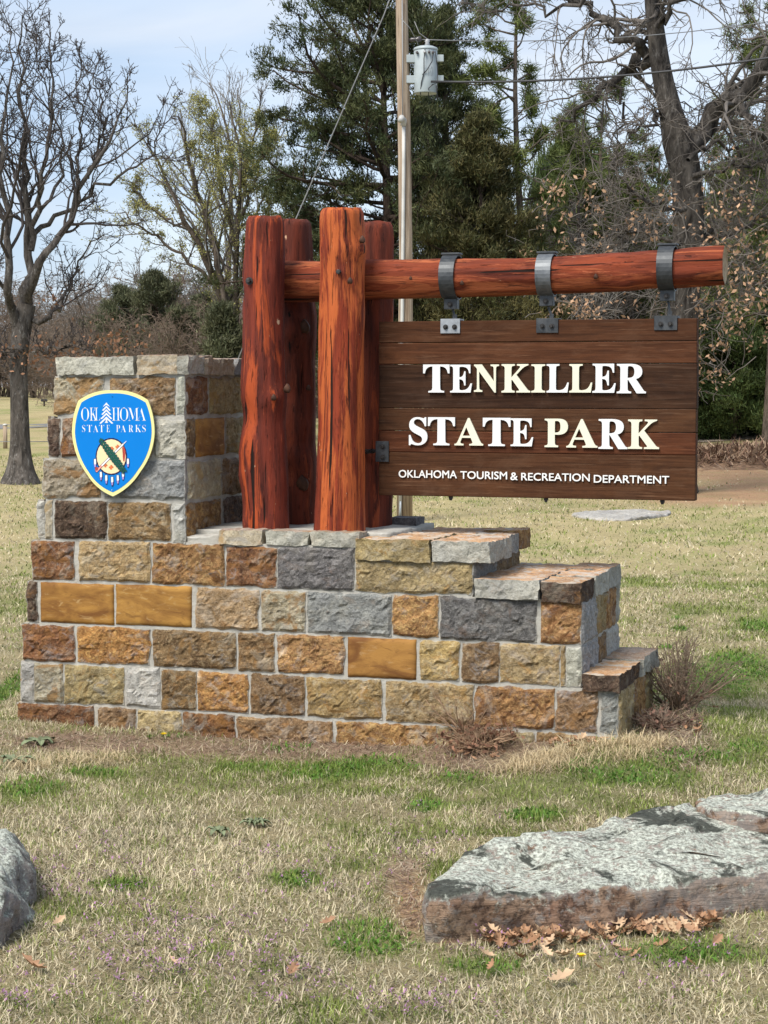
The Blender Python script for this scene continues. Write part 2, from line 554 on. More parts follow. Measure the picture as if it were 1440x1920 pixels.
seed_n = [0]
def stone(s0, s1, t0, t1, kind, side=None, proud=0.012, amp=0.0055, res=0.013, tint=None):
    """a rock-faced stone bedded in the mortar; side None = front face, else the u of a right-hand face, 'L' + u for the left one"""
    seed_n[0] += 1
    sd = seed_n[0]
    if s1 - s0 < 0.012: return
    s0, s1, t0, t1 = s0 - 0.0025, s1 + 0.0025, t0 - 0.003, t1 + 0.003
    nx, nz = max(3, int(round((s1 - s0) / res))), max(3, int(round((t1 - t0) / res)))
    if kind == 'gold': amp, proud = 0.0015, 0.010
    xs, zs = np.linspace(s0, s1, nx + 1), np.linspace(t0, t1, nz + 1)
    X, Z = np.meshgrid(xs, zs)
    q = np.stack([X.ravel(), Z.ravel(), np.full(X.size, sd * 3.7)], 1)
    d = np.minimum(np.minimum(X - s0, s1 - X), np.minimum(Z - t0, t1 - Z)).ravel()
    edge = d < 1e-6
    h = proud * (1 - np.exp(-(d + 0.002) / 0.006))
    h = h + amp * (fbm(q * np.array((14, 14, 1)), sd, 3) * 1.5 + 0.7 * (0.5 - np.abs(vnoise(q * np.array((24, 24, 1)), sd + 5))) * 1.4) * np.minimum(1, d / 0.02 + 0.15)
    # chisel facets: each cell of a loose net is its own slightly tilted break
    if kind != 'gold':
        fr_ = np.random.default_rng(sd * 13 + 1)
        nf = max(5, int((s1 - s0) * (t1 - t0) / 0.0014))
        fx, fz_ = fr_.uniform(s0, s1, nf), fr_.uniform(t0, t1, nf)
        wx = X.ravel() + vnoise(q * np.array((22, 22, 1)), sd + 91) * 0.022
        wz = Z.ravel() + vnoise(q * np.array((22, 22, 1)), sd + 93) * 0.022
        ci_ = np.argmin((wx[:, None] - fx) ** 2 + ((wz[:, None] - fz_) * 1.5) ** 2, 1)
        tx, tz, oh = fr_.normal(0, 0.085, nf), fr_.normal(0.03, 0.09, nf), fr_.normal(0, 0.0026, nf)
        h = h + (oh[ci_] + tx[ci_] * (wx - fx[ci_]) + tz[ci_] * (wz - fz_[ci_])) * np.minimum(1, d / 0.014)
    h = np.maximum(h, 0.0025)
    jx = vnoise(q * np.array((17, 17, 1)), sd + 31) * 0.007 + vnoise(q * np.array((50, 50, 1)), sd + 33) * 0.0045
    jz = vnoise(q * np.array((17, 17, 1)), sd + 47) * 0.007 + vnoise(q * np.array((50, 50, 1)), sd + 49) * 0.0045
    k = np.where(edge, 1.0, 0.6)
    if kind == 'gold': k = k * 0.4
    a, z = X.ravel() + jx * k, Z.ravel() + jz * k
    # rim pushed back into the mortar
    idx = np.arange(X.size).reshape(X.shape)
    ring = np.concatenate([idx[0, :-1], idx[:-1, -1], idx[-1, :0:-1], idx[:0:-1, 0]])
    A = np.concatenate([a, a[ring]])
    Zz = np.concatenate([z, z[ring]])
    H = np.concatenate([h, np.full(len(ring), -0.03)])
    F = [(idx[i, j], idx[i, j + 1], idx[i + 1, j + 1], idx[i + 1, j]) for i in range(nz) for j in range(nx)]
    b0 = X.size
    n = len(ring)
    F += [(ring[i], b0 + i, b0 + (i + 1) % n, ring[(i + 1) % n]) for i in range(n)]
    if side is None:
        V = np.stack([A, -H, Zz], 1)
    elif isinstance(side, tuple):
        V = np.stack([side[1] - H, -A + 2 * A.mean() * 0 , Zz], 1)
        V[:, 1] = A
    else:
        V = np.stack([side + H, A, Zz], 1)
    c = np.array([V[:, 0].mean(), V[:, 1].mean(), V[:, 2].mean()])
    o = link('stone', npmesh('stone', V - c, F, M[kind], smooth=(kind == 'gold'), cols=np.repeat(np.concatenate([np.exp(-d / 0.010), np.ones(len(ring))])[:, None] * 0.62, 3, 1)), mon, tuple(c))
    t = tint or (1 + rng.uniform(-0.13, 0.13))
    o.color = (t, t * (1 + rng.uniform(-0.03, 0.03)), t * (1 + rng.uniform(-0.05, 0.05)), 1)
    return o

def row(key, py, items, **k):
    t0, t1 = ROWS[key]
    for x0, x1, kind in items:
        stone(U(x0, py), U(x1, py), t0 + rng.uniform(0, 0.006), t1 - rng.uniform(0, 0.006), kind, **k)

row('A', 1050, [(61, 138, 'rustbrown'), (149, 282, 'tan'), (287, 420, 'rust'), (425, 518, 'rustbrown'), (522, 664, 'grey')])
stone(U(669, 1080), U(884, 1080), 0.712, 0.850, 'olive')
row('B', 1130, [(52, 70, 'dark'), (78, 213, 'gold'), (219, 359, 'gold'), (369, 485, 'tan'), (491, 572, 'mottle'), (577, 734, 'lgrey'), (738, 821, 'rust'), (826, 1006, 'grey')])
stone(U(1015, 1160), U(1089, 1160), 0.507, 0.690, 'rust')
row('C', 1210, [(43, 140, 'rustbrown'), (147, 281, 'orange'), (289, 441, 'brown'), (448, 514, 'brown'), (520, 645, 'rust'), (653, 780, 'gold'), (789, 861, 'yellow'), (868, 935, 'brown'), (940, 1049, 'olive'), (1054, 1061, 'tan'), (1063, 1089, 'white')])
row('D', 1290, [(40, 64, 'white'), (66, 119, 'mottle'), (122, 232, 'olive'), (239, 300, 'white'), (305, 367, 'brown'), (372, 466, 'orange'), (471, 572, 'brown'), (577, 716, 'yellow'), (725, 887, 'tan'), (892, 1040, 'rust'), (1044, 1120, 'brown'), (1127, 1157, 'lgrey')])
row('E', 1345, [(35, 175, 'rustbrown'), (185, 255, 'brown'), (259, 340, 'olive'), (344, 440, 'rustbrown'), (445, 625, 'brown'), (631, 815, 'rust'), (820, 1000, 'olive'), (1008, 1126, 'brown')])

def prow(i, py, items):
    t0, t1 = PIL[i]
    for x0, x1, kind in items:
        stone(U(x0, py), min(U(x1, py), uC), t0 + rng.uniform(0, 0.006), t1 - rng.uniform(0, 0.006), kind)
prow(1, 740, [(102, 194, 'mottle'), (208, 328, 'brown'), (333, 346, 'white')])
prow(2, 815, [(91, 112, 'dark'), (117, 198, 'rustbrown'), (204, 284, 'mottle'), (290, 346, 'white')])
prow(3, 895, [(82, 187, 'mottle'), (195, 346, 'lgrey')])
prow(4, 975, [(71, 83, 'white'), (86, 97, 'pale'), (104, 200, 'dark'), (205, 320, 'brown'), (326, 346, 'white')])

def srow(u, py, z0, z1, items):
    for x0, x1, kind in items:
        b0 = on_side(x0, py, u)[0]
        b1 = min(on_side(x1, py, u)[0], W_DEPTH)
        stone(max(b0, 0.004), b1, z0 + rng.uniform(0, 0.006), z1 - rng.uniform(0, 0.006), kind, side=u)
srow(uC, 745, *PIL[1], [(347, 387, 'rustbrown'), (391, 470, 'olive')])
srow(uC, 820, *PIL[2], [(346, 362, 'brown'), (366, 419, 'gold'), (423, 470, 'olive')])
srow(uC, 900, *PIL[3], [(351, 412, 'pale'), (416, 470, 'brown')])
srow(uC, 970, *PIL[4], [(348, 412, 'rust'), (418, 470, 'dark')])
stone(0.004, 0.40, 0.712, 0.850, 'lgrey', side=u1)
stone(0.42, 0.83, 0.712, 0.850, 'brown', side=u1)
for (a, b, kind) in ((0.004, 0.30, 'lgrey'), (0.32, 0.52, 'olive'), (0.54, 0.76, 'rust'), (0.775, 0.835, 'white')):
    stone(a, b, 0.507, 0.690, kind, side=u2)
for (a, b, kind) in ((0.004, 0.33, 'lgrey'), (0.35, 0.55, 'brown'), (0.57, 0.83, 'white')):
    stone(a, b, 0.316, 0.495, kind, side=u2)
for (a, b, kind) in ((0.004, 0.33, 'olive'), (0.35, 0.62, 'rust'), (0.64, 0.83, 'olive')):
    stone(a, b, 0.02, 0.300, kind, side=u3)
# the hidden left end, laid the same way
for i, (z0, z1) in enumerate(list(PIL.values()) + list(ROWS.values())):
    uu = [U(104, 740), U(92, 815), U(84, 895), U(73, 975), U(62, 1050), U(53, 1130), U(44, 1210), U(40, 1290), U(35, 1345)][i]
    cut = sorted(rng.uniform(0.2, 0.65, 1))
    stone(0.004, cut[0], z0, z1, ['tan', 'brown', 'olive', 'rust'][i % 4], side=('L', uu), res=0.05)
    stone(cut[0] + 0.02, W_DEPTH, z0, z1, ['grey', 'olive', 'yellow', 'brown'][i % 4], side=('L', uu), res=0.05)

def coping(name, x0, x1, y0, y1, z0, z1, kind, top='top', res=0.016, amp=0.009):
    """a coping slab: broken edges all round, flatter bedding face on top"""
    seed_n[0] += 1
    sd = seed_n[0]
    V, F, MI = [], [], []
    def face(o, e1, e2, mi):
        o, e1, e2 = (np.array(x, float) for x in (o, e1, e2))
        n1, n2 = max(2, int(np.linalg.norm(e1) / res)), max(2, int(np.linalg.norm(e2) / res))
        base = len(V)
        for j in range(n2 + 1):
            for i in range(n1 + 1):
                V.append(o + e1 * i / n1 + e2 * j / n2)
        for j in range(n2):
            for i in range(n1):
                a = base + j * (n1 + 1) + i
                F.append((a, a + 1, a + n1 + 2, a + n1 + 1))
                MI.append(mi)
    dx, dy, dz = x1 - x0, y1 - y0, z1 - z0
    face((x0, y0, z0), (dx, 0, 0), (0, 0, dz), 0)
    face((x1, y0, z0), (0, dy, 0), (0, 0, dz), 0)
    face((x1, y1, z0), (-dx, 0, 0), (0, 0, dz), 0)
    face((x0, y1, z0), (0, -dy, 0), (0, 0, dz), 0)
    face((x0, y0, z1), (dx, 0, 0), (0, dy, 0), 1)
    face((x0, y1, z0), (dx, 0, 0), (0, -dy, 0), 0)
    P = np.array(V)
    c = np.array(((x0 + x1) / 2, (y0 + y1) / 2, (z0 + z1) / 2))
    q = P + sd * 5.3
    # pinch the lower edge in and break the outline
    fz = (P[:, 2] - z0) / dz
    D = np.stack([fbm(q * 13, sd + i * 9, 3) for i in range(3)], 1) * amp * np.array((1.5, 1.5, 0.6))
    D += np.stack([vnoise(q * 45, sd + 60 + i) for i in range(3)], 1) * amp * 0.55
    D[:, 2] += np.where(fz < 0.5, fbm(q * np.array((11, 11, 0.1)), sd + 77, 2) * amp * 0.9, 0)
    P2 = P + D
    o = link(name, npmesh(name, P2 - c, F, [M[kind], M[top]], mi=MI, smooth=False), mon, tuple(c))
    t = 1 + rng.uniform(-0.1, 0.1)
    o.color = (t, t, t * (1 + rng.uniform(-0.05, 0.03)), 1)
    return o

# pillar coping
ov = 0.022
def cop_u(px, py, b): return on_front(px, py, b)[0]
zt = 1.708
coping('coping_stone', cop_u(104, 690, -ov), cop_u(250, 690, -ov), -ov, 0.40, zt, 1.792, 'white', 'topgrey')
coping('coping_stone', cop_u(257, 690, -ov), cop_u(331, 690, -ov), -ov, 0.40, zt, 1.800, 'pale', 'topgrey')
coping('coping_stone', cop_u(333, 690, -ov), uC + 0.03, -ov + 0.004, 0.17, zt + 0.002, 1.795, 'white', 'topgrey')
coping('coping_stone', cop_u(338, 690, -ov), uC + 0.026, 0.18, 0.56, zt, 1.786, 'pale', 'topgrey')
coping('coping_stone', cop_u(300, 690, -ov), uC + 0.03, 0.575, 0.86, zt, 1.790, 'lgrey', 'topgrey')
coping('coping_stone', cop_u(106, 690, -ov), cop_u(290, 690, -ov), 0.415, 0.86, zt, 1.785, 'white', 'topgrey')
# upper step, left half: low stones in front of the posts, rough mortar behind them
zc0, zc1 = 0.912, 0.978
for x0, x1, kd in ((410, 492, 'pale'), (497, 578, 'white'), (582, 674, 'white')):
    coping('coping_stone', cop_u(x0, 1005, -0.012), cop_u(x1, 1005, -0.012), -0.012, 0.115, zc0, zc1, kd, 'topgrey')
bm = bmesh.new()
bm_box(bm, uC + 0.01, uM + 0.12, 0.10, W_DEPTH - 0.01, 0.85, 0.970)
bmesh.ops.subdivide_edges(bm, edges=bm.edges[:], cuts=12, use_grid_fill=True)
for v in bm.verts:
    n = vnoise(np.array([[v.co.x * 14, v.co.y * 14, v.co.z * 14]]), 3)[0]
    v.co.z += n * 0.010
    v.co.x += n * 0.006
link('mortar_bed', bm_mesh('mortar_bed', bm, M['mortar'], True), mon)
bm = bmesh.new()
bm_box(bm, uC + 0.005, cop_u(412, 1005, 0.0), 0.004, 0.13, 0.90, 0.945)
bmesh.ops.subdivide_edges(bm, edges=bm.edges[:], cuts=6, use_grid_fill=True)
for v in bm.verts:
    n = vnoise(np.array([[v.co.x * 22, v.co.y * 22, v.co.z * 22]]), 8)[0]
    v.co.z += n * 0.014
    v.co.y += n * 0.004
link('mortar_fillet', bm_mesh('mortar_fillet', bm, M['mortar'], True), mon)
# upper step, right half
ov2 = 0.028
e1 = cop_u(919, 1035, -ov2)
coping('coping_stone', cop_u(667, 1030, -ov2), cop_u(806, 1030, -ov2), -ov2, 0.42, 0.858, 0.955, 'olive')
coping('coping_stone', cop_u(810, 1030, -ov2), e1, -ov2 + 0.004, 0.36, 0.860, 0.952, 'white')
coping('coping_stone', cop_u(812, 1030, -ov2), e1 - 0.025, 0.372, 0.60, 0.860, 0.950, 'lgrey')
coping('coping_stone', cop_u(840, 1030, -ov2), e1 - 0.035, 0.612, 0.865, 0.862, 0.956, 'rust')
coping('coping_stone', uM + 0.13, cop_u(836, 1030, -ov2), 0.432, 0.86, 0.860, 0.948, 'pale')
# middle step
e2 = u2 + 0.004
coping('coping_stone', u1 + 0.012, cop_u(1010, 1100, -ov2), -ov2, 0.45, 0.700, 0.786, 'white')
coping('coping_stone', cop_u(1013, 1110, -ov2), e2, -ov2 + 0.003, 0.24, 0.690, 0.782, 'dark')
coping('coping_stone', cop_u(1016, 1110, -ov2), e2 + 0.006, 0.252, 0.55, 0.692, 0.786, 'white')
coping('coping_stone', cop_u(1010, 1110, -ov2), e2 + 0.008, 0.562, 0.865, 0.692, 0.790, 'white')
coping('coping_stone', u1 + 0.014, cop_u(1006, 1110, -ov2), 0.46, 0.86, 0.700, 0.780, 'pale')
# lowest step
e3 = u3 + 0.014
coping('coping_stone', u2 + 0.014, e3 - 0.004, -ov2 - 0.004, 0.44, 0.304, 0.378, 'dark')
coping('coping_stone', u2 + 0.014, e3 + 0.012, 0.452, 0.87, 0.304, 0.384, 'white', 'topgrey')
# loose block lying on the back edge of the wall
cb = on_front(760, 985, 0.72)
blk = coping('stone_block', cb[0] - 0.06, cb[0] + 0.075, 0.66, 0.80, 0.955, 1.005, 'grey', 'grey', amp=0.004)
blk.parent = None
blk.matrix_world = Matrix.Translation(Vector(P0)) @ Matrix.Rotation(YAW, 4, 'Z') @ Matrix.Translation(blk.location)
tag(blk, 'small loose grey block lying on the wall behind the rear log post', 'stone block')

# ------------------------------------------------------------------ log frame
def local_empty(name, u, b, z, **k):
    p = P0 + RT @ np.array((u, b, z))
    return empty(name, tuple(p), YAW, **k)

bB = 0.42
frame = local_empty('timber_frame', on_front(600, 990, 0.4)[0], bB, 0.97, label='red stained log frame with four posts and a long cantilever beam', cat='log frame')
FO = np.array((on_front(600, 990, 0.4)[0], bB, 0.97))

def log_mesh(name, prof, b, mat, seed, knots=(), sides=40, rows=90, ridge=0.006, z_base=0.96):
    """prof: (left px, right px, y px) silhouette stations, top to bottom"""
    st = []
    for l, r, y in prof:
        ul, z = on_front(l, y, b)
        ur, _ = on_front(r, y, b)
        st.append((z, (ul + ur) / 2, (ur - ul) / 2))
    st.sort()
    z0, z1 = min(st[0][0], z_base), st[-1][0]
    zs = np.linspace(z0, z1, rows)
    cu = np.interp(zs, [s[0] for s in st], [s[1] for s in st])
    rr = np.interp(zs, [s[0] for s in st], [s[2] for s in st])
    th = np.arange(sides) * 2 * math.pi / sides
    T, Z = np.meshgrid(th, zs)
    q = np.stack([np.cos(T).ravel() * 1.6, np.sin(T).ravel() * 1.6, Z.ravel() * 1.8], 1) + seed * 7.1
    rad = np.repeat(rr, sides)
    rad = rad + fbm(q, seed, 3) * 0.008 + fbm(q * 2.3, seed + 8, 3) * 0.006
    q2 = np.stack([np.cos(T).ravel() * 5.5, np.sin(T).ravel() * 5.5, Z.ravel() * 0.8], 1) + seed * 3.3
    rad = rad + fbm(q2, seed + 4, 2) * ridge
    for (ka, kz, ks, kh) in knots:                      # angle, height, size, how far it stands out
        da = (T.ravel() - ka + math.pi) % (2 * math.pi) - math.pi
        dd = (da * 0.1 / ks) ** 2 + ((Z.ravel() - kz) / (ks * 1.5)) ** 2
        rad = rad + kh * np.exp(-dd)
    topd = (z1 - Z.ravel())
    rad = rad - 0.012 * np.exp(-topd / 0.010)
    X = np.repeat(cu, sides) + np.cos(T).ravel() * rad
    Y = b + np.sin(T).ravel() * rad
    V = np.stack([X, Y, Z.ravel()], 1)
    V[-sides:, 2] += vnoise(V[-sides:] * 18, seed) * 0.006
    F = []
    for i in range(rows - 1):
        for j in range(sides):
            F.append((i * sides + j, i * sides + (j + 1) % sides, (i + 1) * sides + (j + 1) % sides, (i + 1) * sides + j))
    c = V[-sides:].mean(0) + np.array((0, 0, 0.004))
    V = np.vstack([V, c[None]])
    ci = len(V) - 1
    o0 = (rows - 1) * sides
    MI = [0] * len(F)
    for j in range(0, sides, 2):
        F.append((o0 + j, o0 + (j + 1) % sides, o0 + (j + 2) % sides, ci))
        MI.append(1)
    o = link(name, npmesh(name, V - FO, F, [mat, M['endgrain']], mi=MI), frame)
    return o, st

FR = -math.pi / 2       # angle that faces the camera (towards -b)
p_l, _ = log_mesh('log_post', [(465, 530, 408), (461, 531, 470), (457, 530, 520), (459, 530, 600), (457, 533, 680), (453, 537, 745), (456, 534, 790), (451, 535, 850), (456, 538, 905), (459, 538, 950), (460, 540, 992)], 0.235, M['post_left'], 2,
        [(FR + 1.0, 1.60, 0.035, 0.016), (FR - 0.7, 1.52, 0.06, -0.018), (FR + 0.35, 1.57, 0.018, 0.010), (FR - 1.1, 1.22, 0.03, 0.014), (FR - 0.9, 1.0, 0.03, 0.012), (FR - 1.3, 2.1, 0.03, -0.012)])
p_f, _ = log_mesh('log_post', [(604, 679, 392), (603, 680, 420), (604, 681, 450), (604, 684, 470), (605, 681, 500), (604, 682, 560), (603, 683, 585), (602, 681, 650), (600, 682, 760), (597, 682, 860), (594, 682, 930), (591, 682, 996)], 0.225, M['post_front'], 5,
        [(FR + 1.25, 2.30, 0.03, 0.016), (FR + 1.3, 2.06, 0.022, 0.010), (FR + 0.35, 2.18, 0.016, 0.008)], ridge=0.008)
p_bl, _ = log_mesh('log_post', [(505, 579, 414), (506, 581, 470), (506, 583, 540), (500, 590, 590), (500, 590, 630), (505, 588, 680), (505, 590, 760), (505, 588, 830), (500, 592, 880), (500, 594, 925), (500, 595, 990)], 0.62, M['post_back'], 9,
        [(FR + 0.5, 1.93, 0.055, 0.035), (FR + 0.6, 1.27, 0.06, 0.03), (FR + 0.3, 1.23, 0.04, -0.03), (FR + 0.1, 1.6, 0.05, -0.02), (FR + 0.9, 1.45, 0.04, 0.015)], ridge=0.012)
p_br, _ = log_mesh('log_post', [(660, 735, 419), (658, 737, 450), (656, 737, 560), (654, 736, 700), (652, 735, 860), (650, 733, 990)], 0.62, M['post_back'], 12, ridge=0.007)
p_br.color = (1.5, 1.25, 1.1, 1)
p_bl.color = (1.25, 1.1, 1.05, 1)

# beam
ub0 = on_front(505, 526, bB)[0]
ubs, zbs, rbs = [], [], []
for x, ya, yb in ((480, 488, 566), (560, 489, 565), (620, 489, 565), (700, 485, 560), (760, 485, 559), (850, 484, 556), (950, 484, 552), (1020, 482, 550), (1100, 476, 548), (1180, 472, 545), (1220, 468, 540), (1270, 466, 540), (1300, 463, 537), (1340, 460, 533), (1360, 460, 531)):
    a, za = on_front(x, ya, bB)
    _, zb = on_front(x, yb, bB)
    ubs.append(a); zbs.append((za + zb) / 2); rbs.append((za - zb) / 2)
rows_, sides = 110, 36
us = np.linspace(ub0, ubs[-1], rows_)
zz = np.interp(us, ubs, zbs)
rr = np.interp(us, ubs, rbs)
th = np.arange(sides) * 2 * math.pi / sides
T, A = np.meshgrid(th, us)
q = np.stack([A.ravel() * 1.5, np.cos(T).ravel() * 1.5, np.sin(T).ravel() * 1.5], 1)
q2 = np.stack([A.ravel() * 0.9, np.cos(T).ravel() * 5, np.sin(T).ravel() * 5], 1)
rad = np.repeat(rr, sides) + fbm(q, 21, 3) * 0.004 + fbm(q * 2.6, 28, 3) * 0.005 + fbm(q2, 25, 2) * 0.008
def bk(u, a, s, h):
    global rad
    da = (T.ravel() - a + math.pi) % (2 * math.pi) - math.pi
    rad = rad + h * np.exp(-(da * 0.09 / s) ** 2 - ((A.ravel() - u) / (s * 2)) ** 2)
# th = 0 points to -b (camera), pi/2 up
for x, a, s, h in ((1115, 0.1, 0.02, 0.010), (770, 0.1, 0.014, 0.006), (865, -0.3, 0.016, 0.007), (1180, 0.5, 0.012, -0.012), (1290, 0.5, 0.012, -0.012), (690, 0.5, 0.02, -0.012), (1170, -0.9, 0.03, 0.010)):
    bk(on_front(x, 520, bB - 0.09)[0], a, s, h)
V = np.stack([A.ravel(), bB - np.cos(T).ravel() * rad, np.repeat(zz, sides) + np.sin(T).ravel() * rad], 1)
F = [(i * sides + j, (i + 1) * sides + j, (i + 1) * sides + (j + 1) % sides, i * sides + (j + 1) % sides) for i in range(rows_ - 1) for j in range(sides)]
MI = [0] * len(F)
for o0, s in (((rows_ - 1) * sides, 1), (0, -1)):
    V = np.vstack([V, V[o0:o0 + sides].mean(0)[None] + np.array([[0.004 * s, 0, 0]])])
    for j in range(0, sides, 2):
        F.append((o0 + j, o0 + (j + 1) % sides, o0 + (j + 2) % sides, len(V) - 1)); MI.append(1)
beam = link('log_beam', npmesh('log_beam', V - FO, F, [M['beam'], M['endgrain']], mi=MI), frame)

def at(u, b, z): return Vector((u, b, z)) - Vector(FO)
for px, py, b in ((468, 527, 0.235), (637, 510, 0.225)):
    a, z = on_front(px, py, b - 0.095)
    add_bolt('bolt', frame, at(a, b - 0.098, z), (0, -1, 0), M['bolt'], 0.012, 0.02)
def knot(px, py, b, r):
    a, z = on_front(px, py, b)
    bm = bmesh.new()
    bmesh.ops.create_icosphere(bm, subdivisions=2, radius=1)
    for v in bm.verts:
        v.co = Vector((v.co.x * r * 0.8, v.co.y * r * 0.6, v.co.z * r)) * (1 + 0.2 * math.sin(v.co.x * 7 + v.co.z * 9)) + at(a, b, z)
    link('knot', bm_mesh('knot', bm, M['knot'], True), frame)
for px, py, b, r in ((656, 526, 0.125, 0.016), (513, 745, 0.137, 0.016), (538, 728, 0.19, 0.022), (679, 449, 0.17, 0.018), (1117, 518, 0.328, 0.013), (770, 521, 0.326, 0.010), (866, 530, 0.33, 0.012), (570, 612, 0.515, 0.035), (566, 905, 0.52, 0.04), (578, 727, 0.53, 0.014)):
    knot(px, py, b, r)

# strap irons round the beam and the straps' tabs
for x, t in ((843, 1.0), (1022, 2.1), (1248, 0.9)):
    uc = on_front(x + 4, 520, bB)[0]
    r = np.interp(uc, ubs, rbs) + 0.010
    zc = np.interp(uc, ubs, zbs)
    hw, th_ = 0.036, 0.006
    bm = bmesh.new()
    n = 36
    ring = []
    for i in range(n):
        a = 2 * math.pi * i / n
        rx, rz = math.cos(a), math.sin(a)
        ring.append([bm.verts.new(at(uc + s * hw, bB - rx * (r + t_), zc + rz * (r + t_))) for s, t_ in ((-1, 0), (1, 0), (1, th_), (-1, th_))])
    for i in range(n):
        r0, r1 = ring[i], ring[(i + 1) % n]
        for k2 in range(4):
            bm.faces.new((r0[k2], r0[(k2 + 1) % 4], r1[(k2 + 1) % 4], r1[k2]))
    o = link('strap', bm_mesh('strap', bm, M['steel'], False), frame)
    o.color = (t, t, t, 1)
    bm = bmesh.new()
    zb = zc - r - th_
    q_ = at(uc, bB, zb)
    bm_box(bm, q_.x - 0.032, q_.x + 0.032, q_.y - 0.026, q_.y + 0.020, q_.z - 0.045, q_.z + 0.012, 0.003)
    link('strap_tab', bm_mesh('strap_tab', bm, M['steel']), frame)
    bm = bmesh.new()
    q_ = at(uc, bB, zc + r + th_ - 0.002)
    bm_box(bm, q_.x - 0.045, q_.x + 0.045, q_.y - 0.03, q_.y + 0.03, q_.z, q_.z + 0.010, 0.002)
    link('strap_plate', bm_mesh('strap_plate', bm, M['steel']), frame)
    add_bolt('bolt', frame, at(uc, bB - 0.026, zb - 0.022), (0, -1, 0), M['bolt'], 0.009, 0.010)

# ------------------------------------------------------------------ hanging sign
bS = bB - 0.03                       # its front face
uL, zT = on_front(710.5, 602, bS)
uR_, zT2 = on_front(1307, 597, bS)
_, zB = on_front(709, 925, bS)
_, zB2 = on_front(1301, 943, bS)
zT, zB = (zT + zT2) / 2, (zB + zB2) / 2
SO = np.array(((uL + uR_) / 2, bB, zB))
sign = local_empty('hanging_sign', *SO, label='dark brown plank sign hanging under the log beam, lettered TENKILLER STATE PARK', cat='sign')
def sa(u, b, z): return Vector((u, b, z)) - Vector(SO)
SF = lambda x, y, b=bS: on_front(x, y, b)
edges = [zT] + [SF(712, y)[1] for y in (643, 683, 765, 807, 847)] + [zB]
tints = [(1.0, 0.92, 0.85), (1.25, 1.1, 1.0), (0.62, 0.66, 0.72), (1.05, 1.05, 1.0), (1.25, 0.98, 0.90), (1.05, 1.02, 0.95)]
for i in range(6):
    gap = 0.0022 if i in (1, 2, 4) else 0.0012
    bm = bmesh.new()
    dy = (0, 0.001, 0.003, 0.0, 0.001, 0.002)[i]
    bm_box(bm, -(uR_ - uL) / 2 - (0.002 if i % 2 else 0), (uR_ - uL) / 2 + (0.002 if i == 2 else 0), -0.03 + dy, 0.03, 0, edges[i] - edges[i + 1] - gap, 0.003)
    o = link('plank', bm_mesh('plank', bm, M['plank']), sign, tuple(sa((uL + uR_) / 2, bB, edges[i + 1])))
    o.color = tints[i] + (1,)

def glyph(ch, bold=True):
    """outline of one letter as (verts, faces) in its own box, scaled to 0..1 both ways"""
    c = bpy.data.curves.new('glyph', 'FONT')
    c.body = ch
    c.resolution_u = 4
    c.fill_mode = 'FRONT'
    o = bpy.data.objects.new('glyph', c)
    COL.objects.link(o)
    dg = bpy.context.evaluated_depsgraph_get()
    me = bpy.data.meshes.new_from_object(o.evaluated_get(dg))
    bpy.data.objects.remove(o)
    bpy.data.curves.remove(c)
    return me

def serif(s):
    return ''.join(chr(0x1D400 + ord(c) - 65) if 'A' <= c <= 'Z' else c for c in s)

def letter_solid(name, txt, x0, x1, z0, z1, yf, th, mat, parent, bev=0.002, grow=0.0):
    """text fitted to a rectangle of the plane, extruded to thickness th behind yf"""
    me = glyph(txt)
    bm = bmesh.new()
    bm.from_mesh(me)
    bpy.data.meshes.remove(me)
    bmesh.ops.remove_doubles(bm, verts=bm.verts[:], dist=1e-5)
    xs = [v.co.x for v in bm.verts]
    ys = [v.co.y for v in bm.verts]
    ax, bx, ay, by = min(xs), max(xs), min(ys), max(ys)
    if grow:
        bnd = [v for v in bm.verts if v.is_boundary]
        mv = {}
        for v in bnd:
            nsum = Vector((0, 0, 0))
            for e in v.link_edges:
                if e.is_boundary:
                    f = e.link_faces[0]
                    d = (e.verts[1].co - e.verts[0].co).normalized()
                    nrm = Vector((d.y, -d.x, 0))
                    if nrm.dot((e.verts[0].co + e.verts[1].co) / 2 - f.calc_center_median()) < 0: nrm = -nrm
                    nsum += nrm
            if nsum.length > 1e-6: mv[v] = nsum.normalized() * grow
        for v, d in mv.items(): v.co += d
    for v in bm.verts:
        v.co = Vector((x0 + (v.co.x - ax) / (bx - ax) * (x1 - x0), yf, z0 + (v.co.y - ay) / (by - ay) * (z1 - z0)))
    if th:
        r = bmesh.ops.extrude_face_region(bm, geom=bm.faces[:])
        for v in r['geom']:
            if isinstance(v, bmesh.types.BMVert): v.co.y += th
        bmesh.ops.recalc_face_normals(bm, faces=bm.faces[:])
    return link(name, bm_mesh(name, bm, mat), parent)

# raised letters: px ranges read off the board
Z3 = lambda x: 740 + x / 2.769
Z3y = lambda y: 660 + y / 2.769
L1 = [('T', 149, 283, 66, 209, 'w'), ('E', 289, 400, 67, 209, 'w'), ('N', 413, 540, 66, 209, 'c'), ('K', 556, 703, 64, 209, 'c'), ('I', 711, 780, 65, 209, 'c'), ('L', 790, 903, 64, 209, 'w'), ('L', 908, 1025, 64, 209, 'c'), ('E', 1028, 1147, 62, 210, 'w'), ('R', 1155, 1304, 63, 213, 'w')]
L2 = [('S', 75, 168, 340, 483, 'w'), ('T', 174, 311, 340, 483, 'w'), ('A', 312, 458, 344, 484, 'c'), ('T', 459, 600, 343, 487, 'w'), ('E', 603, 718, 346, 488, 'w'), ('P', 780, 898, 348, 493, 'c'), ('A', 893, 1052, 350, 495, 'c'), ('R', 1060, 1208, 350, 502, 'w'), ('K', 1213, 1372, 352, 502, 'c')]
